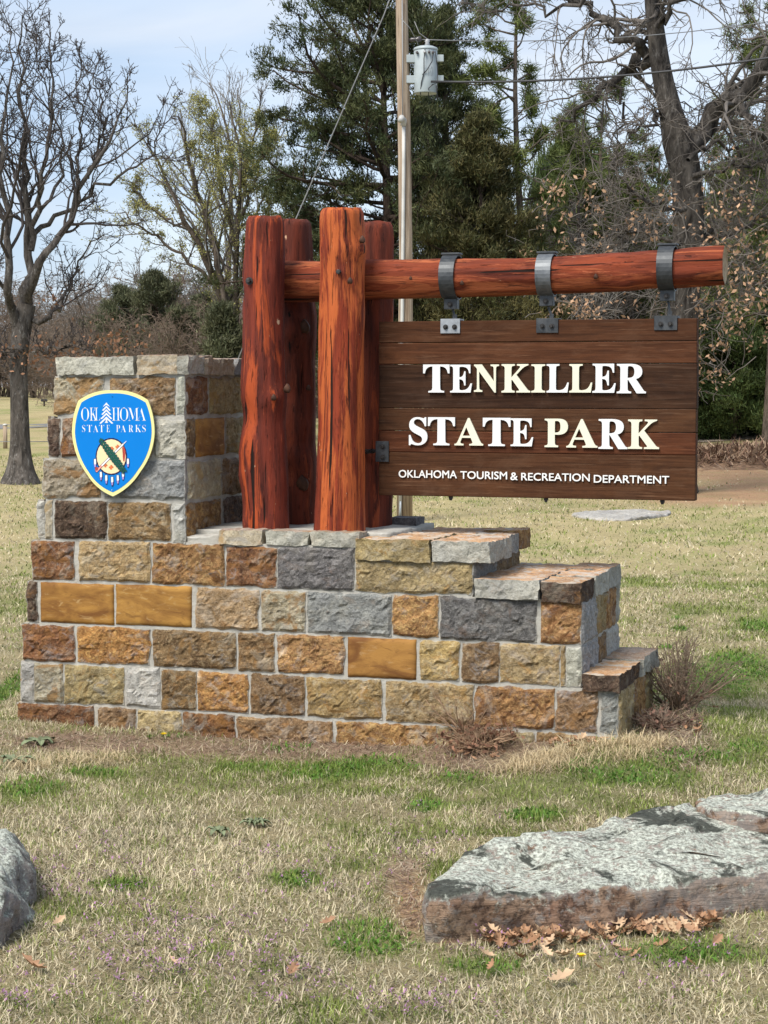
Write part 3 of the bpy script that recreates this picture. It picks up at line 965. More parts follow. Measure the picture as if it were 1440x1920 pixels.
for ch, xa, xb, ya, yb, cc in L1 + L2:
    bf = bS - 0.012
    a0, z1_ = SF(Z3(xa), Z3y(ya), bf)
    a1, z1b = SF(Z3(xb), Z3y(ya), bf)
    _, z0_ = SF(Z3(xa), Z3y(yb), bf)
    _, z0b = SF(Z3(xb), Z3y(yb), bf)
    letter_solid('letter', serif(ch), a0 - sa(0, 0, 0).x * 0 - SO[0], a1 - SO[0], (z0_ + z0b) / 2 - SO[2], (z1_ + z1b) / 2 - SO[2], bf - SO[1], 0.009, M['whitepaint'] if cc == 'w' else M['cream'], sign, grow=0.009)
WORDS = [('OKLAHOMA', 21, 322, 612, 657), ('TOURISM', 341, 583, 619, 662), ('&', 601, 638, 626, 666), ('RECREATION', 657, 1012, 627, 673), ('DEPARTMENT', 1034, 1424, 637, 686)]
for wd, xa, xb, ya, yb in WORDS:
    bf = bS - 0.006
    xm = (xa + xb) / 2
    sl = 7 if len(wd) > 3 else 0
    a0 = SF(Z3(xa), Z3y(yb), bf)[0]
    a1 = SF(Z3(xb), Z3y(yb), bf)[0]
    z1_ = SF(Z3(xm), Z3y((ya + yb) / 2 - 20), bf)[1]
    z0_ = SF(Z3(xm), Z3y((ya + yb) / 2 + 19), bf)[1]
    letter_solid('lettering', wd, a0 - SO[0], a1 - SO[0], z0_ - SO[2], z1_ - SO[2], bf - SO[1], 0.005, M['smallwhite'], sign, grow=0.012)

# hanger plates, hooks, bolts along the top; bolt ends under the bottom
for i, (x0, x1, y0, y1) in enumerate(((826.5, 863, 598, 625), (1006, 1047, 597, 624), (1227, 1270, 592, 619))):
    a0, z1_ = SF(x0, y0); a1, z0_ = SF(x1, y1)
    um = (a0 + a1) / 2 - SO[0] + 0.012
    bm = bmesh.new()
    bm_box(bm, a0 - SO[0], a1 - SO[0], -0.037, -0.0315, z0_ - SO[2], z1_ - SO[2], 0.001)
    bm_box(bm, a0 - SO[0], a1 - SO[0], -0.0312, 0.037, zT - SO[2] + 0.001, z1_ - SO[2], 0.001)
    bm_box(bm, a0 - SO[0], a1 - SO[0], 0.0315, 0.037, z0_ - SO[2], zT - SO[2], 0.001)
    o = link('hanger_plate', bm_mesh('hanger_plate', bm, M['steel_pale'] if i == 0 else M['steel']), sign)
    for s in (-0.022, 0.022):
        add_bolt('bolt', sign, (um - 0.012 + s, -0.037, (z0_ + zT) / 2 - SO[2]), (0, -1, 0), M['bolt'], 0.008, 0.012)
    bm = bmesh.new()
    zt_ = z1_ - SO[2]
    uo = on_front((847, 1026, 1252)[i], 520, bB)[0] - SO[0]
    ztop = np.interp(uo + SO[0], ubs, zbs) - np.interp(uo + SO[0], ubs, rbs) - 0.035 - SO[2]
    bm_box(bm, um - 0.010, um + 0.010, -0.004, 0.004, zt_ - 0.002, zt_ + 0.022, 0.001)
    bm_tube(bm, [(um, 0, zt_ + 0.012), (um * 0.5 + uo * 0.5, 0, (zt_ + ztop) / 2), (uo, 0, ztop)], 0.006, 8)
    link('hanger_rod', bm_mesh('hanger_rod', bm, M['steel']), sign)
    ub_ = SF((842, 1021, 1240)[i], 935)[0] - SO[0]
    bm = bmesh.new()
    bm_tube(bm, [(ub_, 0.0, 0.0), (ub_, 0.0, -0.012), (ub_, 0, -0.013), (ub_, 0, -0.02)], [0.011, 0.011, 0.007, 0.007], 8)
    link('rod_end', bm_mesh('rod_end', bm, M['bolt']), sign)
a0, z1_ = SF(705, 827); a1, z0_ = SF(729.5, 866)
bm = bmesh.new()
bm_box(bm, a0 - SO[0], a1 - SO[0], -0.038, -0.0325, z0_ - SO[2], z1_ - SO[2], 0.001)
link('side_plate', bm_mesh('side_plate', bm, M['steel']), sign)
for y in (837.5, 857):
    u_, z_ = SF(719, y)
    add_bolt('bolt', sign, (u_ - SO[0], -0.038, z_ - SO[2]), (0, -1, 0), M['bolt'], 0.008, 0.012)
# chain to the rear post
bm = bmesh.new()
ca, cz = SF(706, 845, bB)
cb_, _ = SF(672, 843, bB + 0.06)
n = 6
for i in range(n):
    f0 = i / n
    c = Vector((ca + (cb_ - ca) * (f0 + 0.08), bB + 0.09 * f0, cz - 0.006 * math.sin(f0 * 3))) - Vector(SO)
    pts = []
    for j in range(11):
        a = 2 * math.pi * j / 10
        x, y = math.cos(a) * 0.015, math.sin(a) * 0.009
        pts.append(c + (Vector((x, 0, y)) if i % 2 else Vector((x, y, 0.3 * y))))
    bm_tube(bm, pts, 0.0042, 6, cap=False)
link('chain', bm_mesh('chain', bm, M['bolt'], True), sign)

# ------------------------------------------------------------------ shield plaque on the pillar
bP = -0.045
KZ = 7.579
def zp(x, y):
    return on_front(120 + x / KZ, 720 + y / KZ, bP)
PO = np.array(zp(695, 850))
plaque = local_empty('shield_plaque', PO[0], bP, PO[1], label='blue shield plaque with yellow border mounted on the stone pillar', cat='plaque')
def zl(x, y):
    a, z = zp(x, y)
    return a - PO[0], z - PO[1]

def flat(name, pts, off, th, mat, parent=None, raw=False):
    """a printed or cut shape lying off metres in front of the plaque's face"""
    P = [zl(*p) if not raw else p for p in pts]
    bm = bmesh.new()
    vs = [bm.verts.new((x, -off, z)) for x, z in P]
    f = bm.faces.new(vs)
    if th:
        r = bmesh.ops.extrude_face_region(bm, geom=[f])
        for v in r['geom']:
            if isinstance(v, bmesh.types.BMVert): v.co.y += th
    bmesh.ops.triangulate(bm, faces=[x for x in bm.faces if len(x.verts) > 4])
    bmesh.ops.recalc_face_normals(bm, faces=bm.faces[:])
    return link(name, bm_mesh(name, bm, mat), parent or plaque)

def arc(p, q, bulge, n=10):
    p, q = Vector(p), Vector(q)
    d = q - p
    nrm = Vector((-d.y, d.x)).normalized()
    return [tuple(p + d * t + nrm * bulge * 4 * t * (1 - t)) for t in [i / n for i in range(n)]]

outer = arc((205, 235), (695, 88), -45) + arc((695, 88), (1192, 230), -45) + arc((1192, 230), (1285, 700), -25) + arc((1285, 700), (1085, 1245), -45) + arc((1085, 1245), (695, 1597), -40) + arc((695, 1597), (330, 1290), -40) + arc((330, 1290), (113, 700), -45) + arc((113, 700), (205, 235), -25)
inner = arc((250, 262), (695, 132), -38) + arc((695, 132), (1160, 262), -38) + arc((1160, 262), (1246, 700), -24) + arc((1246, 700), (1050, 1222), -42) + arc((1050, 1222), (695, 1538), -36) + arc((695, 1538), (360, 1262), -36) + arc((360, 1262), (157, 700), -42) + arc((157, 700), (250, 262), -24)
flat('border', outer, 0.0, 0.006, M['shieldyellow'])
flat('shield_panel', inner, 0.0012, 0.0008, M['blue'])
bm = bmesh.new()
for x, y in ((695, 180), (683, 1505)):
    a, z = zl(x, y)
    bm_tube(bm, [(a, -0.001, z), (a, 0.05, z)], 0.008, 8)
link('standoff', bm_mesh('standoff', bm, M['bolt']), plaque)
for (x, y), m_ in (((690, 180), M['navy']), ((683, 1505), M['whitepaint'])):
    a, z = zl(x, y)
    bm = bmesh.new()
    bm_tube(bm, [(a, -0.0015, z), (a, -0.004, z)], 0.0018, 8)
    link('screw', bm_mesh('screw', bm, m_), plaque)

def word(txt, x0, x1, y0, y1, grow=0.0, off=0.0016, name='lettering', mat='whitepaint'):
    a0, z1_ = zl(x0, y0)
    a1, z0_ = zl(x1, y1)
    return letter_solid(name, txt, a0, a1, z0_, z1_, -off, 0, M[mat], plaque, grow=grow)
for ch, x0, x1, y0, y1 in (('O', 240, 364, 330, 528), ('K', 364, 476, 335, 522), ('L', 440, 520, 335, 522), ('H', 682, 800, 335, 522), ('O', 790, 920, 330, 528), ('M', 910, 1066, 335, 522), ('A', 1044, 1168, 332, 522)):
    # narrow light roman capitals: thin the heavy outlines a little
    word(serif(ch), x0, x1, y0, y1, grow=-0.028)
for ch, x0, x1 in (('S', 258, 306), ('T', 328, 402), ('A', 412, 492), ('T', 500, 574), ('E', 605, 654), ('P', 742, 800), ('A', 806, 884), ('R', 918, 988), ('K', 1012, 1100), ('S', 1112, 1166)):
    word(serif(ch), x0, x1, 580, 684, grow=-0.02)
# fir tree standing in for the letter A
def poly(pts, off, mat, name='emblem'):
    return flat(name, pts, off, 0, mat)
poly([(604, 262), (658, 328), (612, 300), (604, 296), (596, 300), (550, 328)], 0.0016, M['whitepaint'], 'tree_motif')
for y, hw in ((325, 62), (375, 72), (425, 84), (480, 98)):
    poly([(604, y - 18), (604 + hw, y + hw * 0.80), (604 + hw - 22, y + hw * 0.80 + 6), (604, y + 12), (604 - hw + 22, y + hw * 0.80 + 6), (604 - hw, y + hw * 0.80)], 0.0016, M['whitepaint'], 'tree_motif')
poly([(596, 492), (612, 492), (614, 540), (628, 552), (580, 552), (594, 540)], 0.0017, M['whitepaint'], 'tree_motif')
# round hide emblem with branch, pipe, crosses, feathers
C0, RX, RY = (675, 1030), 222, 262
def ell(cx, cy_, rx, ry, n=40, jag=0.0):
    return [(cx + math.cos(2 * math.pi * i / n) * rx * (1 + jag * (i % 2)), cy_ + math.sin(2 * math.pi * i / n) * ry * (1 + jag * (i % 2))) for i in range(n)]
poly(ell(*C0, RX, RY, 48, 0.015), 0.0020, M['navy'])
poly(ell(*C0, RX - 15, RY - 17, 48, -0.012), 0.0024, M['buff'])
def cross(cx, cy_, s):
    a, b = s * 0.36, s
    return [(cx - a, cy_ - b), (cx + a, cy_ - b), (cx + a, cy_ - a), (cx + b, cy_ - a), (cx + b, cy_ + a), (cx + a, cy_ + a), (cx + a, cy_ + b), (cx - a, cy_ + b), (cx - a, cy_ + a), (cx - b, cy_ + a), (cx - b, cy_ - a), (cx - a, cy_ - a)]
for cx, cy_, s in ((682, 922, 32), (764, 892, 30), (594, 1158, 28), (674, 1184, 33)):
    poly(cross(cx, cy_, s), 0.0027, M['crossorange'], 'cross')
def bar(p, q, wa, wb):
    p, q = Vector(p), Vector(q)
    n_ = Vector((-(q - p).y, (q - p).x)).normalized()
    return [tuple(p + n_ * wa), tuple(q + n_ * wb), tuple(q - n_ * wb), tuple(p - n_ * wa)]
poly(bar((455, 1248), (850, 850), 19, 17), 0.0030, M['navy'], 'pipe')
poly(bar((540, 1162), (846, 853), 12, 11), 0.0033, M['whitepaint'], 'pipe')
poly(bar((460, 1245), (540, 1162), 14, 12), 0.0034, M['pink'], 'pipe')
poly(bar((850, 850), (890, 812), 7, 4), 0.0033, M['whitepaint'], 'pipe')
poly(ell(468, 1205, 24, 28, 14), 0.0034, M['redprint'], 'pipe')
poly([(830, 900), (858, 890), (878, 960), (872, 1040), (862, 1100), (846, 1100), (838, 1030), (846, 960)], 0.0030, M['redprint'], 'plume')
# branch: stalk and lobed leaves
poly(bar((520, 770), (850, 1225), 8, 6), 0.0036, M['leafgreen'], 'branch')
for i in range(13):
    t = i / 12
    bx, by = 520 + 330 * t, 785 + 440 * t
    d = Vector((330, 455)).normalized()
    for s in (-1, 1):
        n_ = Vector((-d.y, d.x)) * s
        ax_ = (d * 0.75 + n_ * 0.66).normalized()
        L_ = 52 + 26 * math.sin(math.pi * t)
        w_ = Vector((-ax_.y, ax_.x)) * L_ * 0.27
        p = Vector((bx, by))
        pts = [p - w_ * 0.3, p + ax_ * L_ * 0.2 + w_ * 0.9, p + ax_ * L_ * 0.35 + w_ * 0.6, p + ax_ * L_ * 0.5 + w_ * 1.2, p + ax_ * L_ * 0.65 + w_ * 0.6, p + ax_ * L_ * 0.8 + w_ * 0.9, p + ax_ * L_, p + ax_ * L_ * 0.8 - w_ * 0.8, p + ax_ * L_ * 0.6 - w_ * 0.6, p + ax_ * L_ * 0.45 - w_ * 1.1, p + ax_ * L_ * 0.3 - w_ * 0.6]
        big = [(q - (p + ax_ * L_ * 0.5)) * 1.14 + (p + ax_ * L_ * 0.5) for q in pts]
        poly([tuple(q) for q in big], 0.0038 + 0.00008 * (2 * i + (s > 0)), M['navy'], 'leaf')
        poly([tuple(q) for q in pts], 0.0039 + 0.00008 * (2 * i + (s > 0)), M['leafgreen'], 'leaf')
for x, y, s in ((445, 1075, 1), (912, 1070, 1), (528, 1258, 1), (604, 1306, 1.02), (688, 1330, 1.05), (768, 1306, 1), (842, 1250, 1)):
    poly([(x - 20 * s, y - 15), (x + 20 * s, y - 15), (x + 24 * s, y + 55), (x + 12 * s, y + 118 * s), (x - 4, y + 122 * s), (x - 20 * s, y + 60)], 0.0034, M['navy'], 'feather')
    poly([(x - 14 * s, y - 10), (x + 14 * s, y - 10), (x + 17 * s, y + 52), (x + 13 * s, y + 66), (x - 13 * s, y + 66)], 0.0036, M['whitepaint'], 'feather')
    poly([(x - 12 * s, y + 66), (x + 13 * s, y + 66), (x + 10 * s, y + 104), (x, y + 112), (x - 8, y + 100)], 0.0036, M['lilac'], 'feather')
# ------------------------------------------------------------------ ground and its cover
rng = np.random.default_rng(11)

def leaf_mat(name, rough=0.6, trans=0.3, attr='tone'):
    """thin leaf or blade: colour from its own per-piece tone, some light let through"""
    k = NB(name, rough, 0.25)
    a = k.n('Attribute', attribute_name=attr)
    k.base(a.outputs['Color'])
    tr = k.n('BsdfTranslucent')
    k.l(a.outputs['Color'], tr.inputs[0])
    mx = k.n('MixShader')
    mx.inputs[0].default_value = trans
    k.l(k.b.outputs[0], mx.inputs[1])
    k.l(tr.outputs[0], mx.inputs[2])
    k.l(mx.outputs[0], k.out.inputs['Surface'])
    return k.m
M['blade'] = leaf_mat('grass blade', 0.6, 0.3)
M['deadleaf'] = leaf_mat('dry leaf', 0.7, 0.25)
M['needle'] = leaf_mat('evergreen spray', 0.65, 0.12)

def patch_from_px(px, py, wx, wy):
    c = on_ground(px, py)
    r = on_ground(px + wx, py)
    f = on_ground(px, py + wy)
    n = on_ground(px, py - wy)
    return c[0], c[1], abs(r[0] - c[0]), abs(n[1] - f[1]) / 2
GREEN = [patch_from_px(*q) for q in ((625, 1446, 95, 22), (700, 1430, 60, 14), (860, 1458, 40, 12), (1190, 1455, 120, 24), (1300, 1420, 90, 18), (1390, 1250, 70, 30), (1330, 1275, 80, 35), (1430, 1175, 50, 14),
         (1090, 1440, 50, 14), (800, 1514, 40, 13), (555, 1652, 50, 18), (690, 1765, 90, 40), (1000, 1530, 60, 14), (230, 1660, 60, 14), (1290, 1790, 120, 25), (900, 1815, 80, 20), (20, 1290, 30, 60), (290, 1385, 22, 6),
         (1250, 1215, 14, 3), (1275, 1180, 16, 4), (540, 1405, 50, 8), (330, 1382, 40, 6), (1180, 1240, 10, 4), (470, 1440, 60, 10), (180, 1450, 60, 10), (760, 1440, 40, 10), (60, 1480, 60, 20), (1400, 1400, 40, 12), (1270, 1160, 12, 3))]
MULCH = [patch_from_px(*q) for q in ((300, 1395, 330, 22), (620, 1400, 300, 30), (900, 1410, 160, 40), (1250, 1370, 70, 40), (760, 1650, 40, 50), (770, 1720, 30, 40), (150, 1400, 160, 14))]
SOIL = [patch_from_px(*q) for q in ((1400, 890, 190, 36), (1330, 930, 150, 18), (760, 1690, 36, 60), (1230, 905, 130, 20), (1380, 850, 160, 22), (1420, 925, 120, 18), (1350, 885, 100, 30))]

def field(P, lst, soft=0.35):
    r = np.zeros(len(P))
    for cx, cy_, rx, ry in lst:
        d = np.sqrt(((P[:, 0] - cx) / max(rx, .05)) ** 2 + ((P[:, 1] - cy_) / max(ry, .05)) ** 2)
        r = np.maximum(r, np.clip((1.25 - d) / 0.7, 0, 1))
    return r

def cover(x, y):
    """green 0..1, mulch 0..1, soil 0..1 at ground points"""
    P = np.stack([x, y, np.zeros_like(x)], 1)
    n1 = fbm(P * 1.7, 5, 3)
    n2 = fbm(P * np.array((0.22, 0.22, 1)), 9, 3)
    n3 = fbm(P * 6.0, 15, 2)
    gr = field(P, GREEN) + np.clip(n1 * 1.5 + n2 * 0.9 + n3 * 0.6 + 0.12, 0, 1) * 0.62
    gr = gr + np.clip((y - 9.5) / 3, 0, 1) * np.clip(0.16 + 0.25 * n1, 0, 1)
    gr = gr * (0.75 + 0.5 * n3) + np.clip(n3 - 0.25, 0, 1) * 0.5
    mu = np.clip(field(P, MULCH) * (1.05 + 0.7 * n3), 0, 1)
    so = np.clip(field(P, SOIL) * (1.0 + 0.8 * n1), 0, 1)
    return np.clip(gr * (1 - 0.75 * mu) * (1 - so), 0, 1), mu, so

STRAW = np.array((0.59, 0.525, 0.36))
GREENC = np.array((0.18, 0.235, 0.05))
def ground_col(x, y):
    gr, mu, so = cover(x, y)
    P = np.stack([x, y, np.zeros_like(x)], 1)
    n = fbm(P * 3.1, 31, 3)[:, None]
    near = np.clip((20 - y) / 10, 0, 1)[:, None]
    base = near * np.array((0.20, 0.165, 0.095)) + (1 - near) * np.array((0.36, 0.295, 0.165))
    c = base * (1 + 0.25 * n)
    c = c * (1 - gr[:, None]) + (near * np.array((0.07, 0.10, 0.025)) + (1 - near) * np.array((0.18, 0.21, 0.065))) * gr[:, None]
    c = c * (1 - mu[:, None]) + np.array((0.24, 0.17, 0.125)) * (1 + 0.3 * n) * mu[:, None]
    c = c * (1 - so[:, None]) + np.array((0.30, 0.175, 0.105)) * (1 + 0.3 * n) * so[:, None]
    return np.clip(c, 0.01, 0.9)

k = NB('soil and thatch', 0.95, 0.1)
a = k.n('Attribute', attribute_name='tone')
tc = k.n('TexCoord').outputs['Object']
n1 = k.noise(tc, 40, 6, 0.7)
c = k.mix(1.0, a.outputs['Color'], k.mix(k.rng(n1, 0.3, 0.7), (0.6, 0.6, 0.58), (1.5, 1.45, 1.35)), 'MULTIPLY')
n9 = k.noise(tc, 150, 4, 0.7, 1.5)
c = k.mix(k.rng(n9, 0.53, 0.60, 0, 0.6), c, (0.50, 0.43, 0.29))
c = k.mix(k.rng(n9, 0.46, 0.38, 0, 0.6), c, (0.075, 0.055, 0.032))
n2 = k.noise(tc, 2.2, 6, 0.7)
c = k.mix(k.rng(n2, 0.45, 0.7, 0, 0.4), c, (0.24, 0.22, 0.09))
k.base(c)
k.bump(n1, 0.8, 0.02)
M['ground'] = k.m

ys = np.concatenate([np.linspace(2, 4.4, 5), np.linspace(4.6, 13, 150), np.linspace(13.2, 46, 100), np.linspace(47, 140, 70), np.array((160, 200, 260, 400, 700, 1200, 2000))])
xs1 = np.concatenate([np.linspace(-3, 3, 130)])
tt = np.linspace(-1, 1, 131)
Yg, Tg = np.meshgrid(ys, tt, indexing='ij')
# fan-shaped sheet: fine under the view, reaching the horizon
Xg = Tg * (3.2 + 0.42 * Yg)
x, y = Xg.ravel(), Yg.ravel()
z = g(x, y) + fbm(np.stack([x, y, x * 0], 1) * 5, 3, 2) * 0.008 * (y < 14)
nr, nc = Xg.shape
I = np.arange(nr * nc).reshape(nr, nc)
F = np.stack([I[:-1, :-1].ravel(), I[:-1, 1:].ravel(), I[1:, 1:].ravel(), I[1:, :-1].ravel()], 1)
tag(link('ground', npmesh('ground', np.stack([x, y, z], 1), F, M['ground'], cols=ground_col(x, y))), kind='structure')

def in_wall(x, y, pad=0.0):
    L = (np.stack([x, y, x * 0], 1) - P0) @ RT
    return (L[:, 0] > 0 - pad) & (L[:, 0] < u3 + pad) & (L[:, 1] > -pad) & (L[:, 1] < W_DEPTH + pad)

ROCKS = []          # (outline polygon) of the boulders, filled below
def in_poly(x, y, poly):
    r = np.zeros(len(x), bool)
    n = len(poly)
    for i in range(n):
        x0, y0 = poly[i]
        x1, y1 = poly[(i + 1) % n]
        c = ((y0 > y) != (y1 > y)) & (x < (x1 - x0) * (y - y0) / (y1 - y0 + 1e-12) + x0)
        r ^= c
    return r

# ------------------------------------------------------------------ boulders
def boulder_mat(name, body, body2, lichen_amt):
    k = NB(name, 0.92, 0.2)
    co = k.coords(rnd=False)
    a = k.noise(co, 4.5, 8, 0.6, 0.8)
    c = k.mix(k.rng(a, 0.34, 0.66), body, body2)
    c = k.mix(k.rng(k.noise(co, 15, 8, 0.75), 0.55, 0.68, 0, 0.7), c, (0.48, 0.40, 0.33))
    c = k.mix(k.rng(k.noise(co, 2.2, 5, 0.6, 0.5), 0.52, 0.68, 0, 0.8), c, (0.30, 0.15, 0.10))
    s = k.noise(co, 34, 7, 0.7)
    c = k.mix(k.rng(s, 0.42, 0.54, 0.75, 0.0), c, (0.035, 0.022, 0.018))
    # lichen keeps to the upper faces, thinning out down the sides
    ge = k.n('NewGeometry')
    sx = k.n('SeparateXYZ')
    k.l(ge.outputs['Normal'], sx.inputs[0])
    up = k.rng(sx.outputs[2], 0.05, 0.85, -0.075, 0.15)
    l1 = k.math('ADD', k.noise(co, 26, 9, 0.80, 0.4), up)
    l0 = k.math('ADD', k.noise(co, 3.2, 5, 0.6), k.math('MULTIPLY', l1, 1.0))
    lc = k.mix(k.rng(k.noise(co, 75, 7, 0.78), 0.42, 0.58), (0.17, 0.175, 0.145), (0.64, 0.67, 0.57))
    grey = k.rng(l0, 1.04 - lichen_amt, 1.10 - lichen_amt, 0, 0.55)
    c = k.mix(grey, c, (0.29, 0.27, 0.25))
    c = k.mix(k.rng(l1, 0.60 - lichen_amt * 0.3, 0.66 - lichen_amt * 0.3, 0, 0.92), c, lc)
    m_ = k.noise(co, 3.0, 7, 0.62, 1.4)
    up2 = k.rng(sx.outputs[2], 0.3, 0.8, 0, 1)
    moss = k.math('MULTIPLY', k.rng(k.math('ADD', m_, k.math('MULTIPLY', k.math('SUBTRACT', s, 0.5), 0.16)), 0.525, 0.575, 0, 1), up2)
    c = k.mix(k.math('MULTIPLY', moss, 0.93), c, k.mix(k.rng(s, 0.4, 0.7), (0.018, 0.020, 0.016), (0.07, 0.075, 0.06)))
    l2 = k.noise(k.coords((1, 1, 1.4), rnd=False, rot=(0.3, 0.5, 0.1)), 13, 10, 0.78, 0.5)
    c = k.mix(k.rng(l2, 0.575, 0.64, 0, 0.75), c, lc)
    lay = k.noise(k.coords((0.8, 0.8, 7), rnd=False), 5, 7, 0.65, 0.8)
    c = k.mix(k.rng(lay, 0.40, 0.30, 0, 0.65), c, (0.05, 0.032, 0.025))
    k.base(c)
    h = k.math('ADD', k.math('MULTIPLY', s, 0.8), k.math('MULTIPLY', l1, 0.6))
    k.bump(k.math('ADD', k.math('ADD', h, a), k.math('MULTIPLY', lay, 1.2)), 1.0, 0.014)
    return k.m

def slab(name, outline, prof, topz, mat, seed, seg=150, zb=-0.06, loc=None, **tags):
    """outline: plan polygon; prof: rings of (inset factor, height 0..1); topz(x, y) -> top height"""
    P = np.array(outline, float)
    n = len(P)
    # closed catmull-rom, then resample
    t = np.linspace(0, n, seg, endpoint=False)
    i = np.floor(t).astype(int)
    f = (t - i)[:, None]
    a, b, c_, d = P[(i - 1) % n], P[i % n], P[(i + 1) % n], P[(i + 2) % n]
    tension = 0.35
    m0, m1 = (c_ - a) * tension, (d - b) * tension
    Q = (2 * f ** 3 - 3 * f ** 2 + 1) * b + (f ** 3 - 2 * f ** 2 + f) * m0 + (-2 * f ** 3 + 3 * f ** 2) * c_ + (f ** 3 - f ** 2) * m1
    cen = Q.mean(0)
    rings = []
    for s, h in prof:
        R_ = cen + (Q - cen) * s
        z0 = g(R_[:, 0], R_[:, 1]) + zb
        zt_ = topz(R_[:, 0], R_[:, 1])
        rings.append(np.column_stack([R_, z0 + (zt_ - z0) * h]))
    V = np.vstack(rings + [np.array([[cen[0], cen[1], float(topz(cen[:1], cen[1:])[0])]])])
    D = np.stack([fbm(V * np.array((5, 5, 9)) + seed * 3, seed + j * 5, 4) for j in range(3)], 1)
    lump = 1.9 if seed == 24 else 1.0
    V = V + D * np.array((0.040, 0.040, 0.026)) * lump + np.stack([vnoise(V * 26 + seed, seed + 70 + j) for j in range(3)], 1) * 0.010
    F = []
    m = len(prof)
    for r in range(m - 1):
        for j in range(seg):
            F.append((r * seg + j, r * seg + (j + 1) % seg, (r + 1) * seg + (j + 1) % seg, (r + 1) * seg + j))
    ci = len(V) - 1
    for j in range(0, seg, 2):
        F.append(((m - 1) * seg + j, (m - 1) * seg + (j + 1) % seg, (m - 1) * seg + (j + 2) % seg, ci))
    o3 = np.array((cen[0], cen[1], float(g(cen[0], cen[1]))))
    o = link(name, npmesh(name, V - o3, F, mat), None, tuple(o3))
    ROCKS.append(Q)
    return tag(o, **tags)

M['boulder'] = boulder_mat('lichened red sandstone', (0.19, 0.115, 0.078), (0.42, 0.295, 0.20), 0.12)
M['boulder_grey'] = boulder_mat('lichened grey rock', (0.20, 0.17, 0.15), (0.34, 0.31, 0.28), 0.2)
PR = [(0.97, 0), (0.995, 0.25), (1.0, 0.5), (1.0, 0.72), (0.995, 0.86), (0.98, 0.95), (0.955, 1.0), (0.90, 1.0), (0.82, 1.0), (0.74, 1.0), (0.64, 1.0), (0.54, 1.0), (0.44, 1.0), (0.33, 1.0), (0.22, 1.0), (0.1, 1.0)]
gp = lambda px, py, h=0.0: (CAM + ray(px, py) * ((CAM_H - h) / -ray(px, py)[2]))[:2]
H1 = 0.155
ol = [gp(788, 1760), gp(830, 1766), gp(910, 1756), gp(1040, 1750), gp(1170, 1740), gp(1270, 1727), gp(1440, 1710), gp(1640, 1690), gp(1720, 1600, H1), gp(1640, 1500, 0.19), gp(1430, 1500, 0.19), gp(1310, 1508, 0.19), gp(1225, 1514, 0.19), gp(1125, 1546, 0.18), gp(1005, 1574, 0.17), gp(920, 1586, H1), gp(830, 1618, H1), gp(800, 1640, H1)]
def top1(x, y):
    P = np.stack([x, y, x * 0], 1)
    return 0.128 - 0.025 * np.clip((x - 0.5) / 0.8, 0, 1) + 0.095 * np.clip((y - 5.95) / 0.75, 0, 1) + 0.018 * vnoise(P * 2.6, 3) + 0.016 * (vnoise(P * 4.5, 5) > 0.05) - 0.03 * np.clip((0.26 - x) / 0.15, 0, 1)
big = slab('boulder', ol, PR, top1, M['boulder'], 4, label='long flat reddish boulder crusted with pale lichen beside dead leaves', cat='boulder')
ol2 = [gp(1315, 1530, 0.19), gp(1400, 1545, 0.19), gp(1560, 1540, 0.19), gp(1690, 1530, 0.19), gp(1680, 1480, 0.21), gp(1560, 1470, 0.22), gp(1430, 1478, 0.22), gp(1330, 1484, 0.21), gp(1305, 1500, 0.20)]
led = slab('ledge', ol2, PR, lambda x, y: 0.215 + 0.01 * vnoise(np.stack([x, y, x * 0], 1) * 3, 8), M['boulder'], 14, zb=-0.02)
led.parent = big
led.location = led.location - big.location
HL = 0.33
ol3 = [gp(-20, 1800), gp(20, 1788), gp(46, 1750), gp(54, 1705), gp(46, 1662), gp(20, 1640), gp(-40, 1640), gp(-150, 1650), gp(-260, 1700), gp(-220, 1790), gp(-120, 1815)]
PR3 = [(0.98, 0), (1.0, 0.15), (1.0, 0.3), (0.97, 0.45), (0.93, 0.58), (0.88, 0.70), (0.80, 0.80), (0.72, 0.88), (0.62, 0.94), (0.50, 0.98), (0.38, 1.0), (0.2, 1.0)]
slab('boulder', ol3, PR3, lambda x, y: 0.20 + 0 * x, M['boulder_grey'], 24, zb=-0.05, label='rounded grey lichened boulder, higher than wide, with rusty lower edge', cat='boulder')
c0 = on_ground(1165, 969)
ol4 = [on_ground(px, py)[:2] for px, py in ((1072, 968), (1120, 976), (1180, 977), (1250, 968), (1256, 962), (1190, 960), (1120, 962))]
M['flatstone'] = stone_mat('pale flat limestone', (0.24, 0.23, 0.21), (0.46, 0.45, 0.43), (0.62, 0.61, 0.58))
slab('flat_stone', ol4, PR, lambda x, y: g(x, y) + 0.035, M['flatstone'], 34, zb=-0.04, label='flat pale stone lying flush in the lawn beneath the hanging sign', cat='flat stone')

# red clay spoil heap on the far right
c0 = on_ground(1385, 870)
bx, by = np.meshgrid(np.linspace(-3.2, 3.2, 60), np.linspace(-2.5, 2.5, 36))
px_, py_ = bx.ravel() + c0[0] + 0.2, by.ravel() + c0[1]
hgt = 0.20 * np.exp(-(bx.ravel() / 1.6) ** 2 - (by.ravel() / 1.0) ** 2)
nn = fbm(np.stack([px_, py_, px_ * 0], 1) * 2.4, 41, 4)
edge_ = np.clip(np.minimum(3.2 - np.abs(bx.ravel()), 2.5 - np.abs(by.ravel())) / 0.6, 0, 1)
hz = (hgt * (1 + 0.9 * nn) + 0.05 * nn) * edge_ - 0.03 * (1 - edge_)
I = np.arange(60 * 36).reshape(36, 60)
F = np.stack([I[:-1, :-1].ravel(), I[:-1, 1:].ravel(), I[1:, 1:].ravel(), I[1:, :-1].ravel()], 1)
V = np.stack([px_, py_, g(px_, py_) + hz], 1)
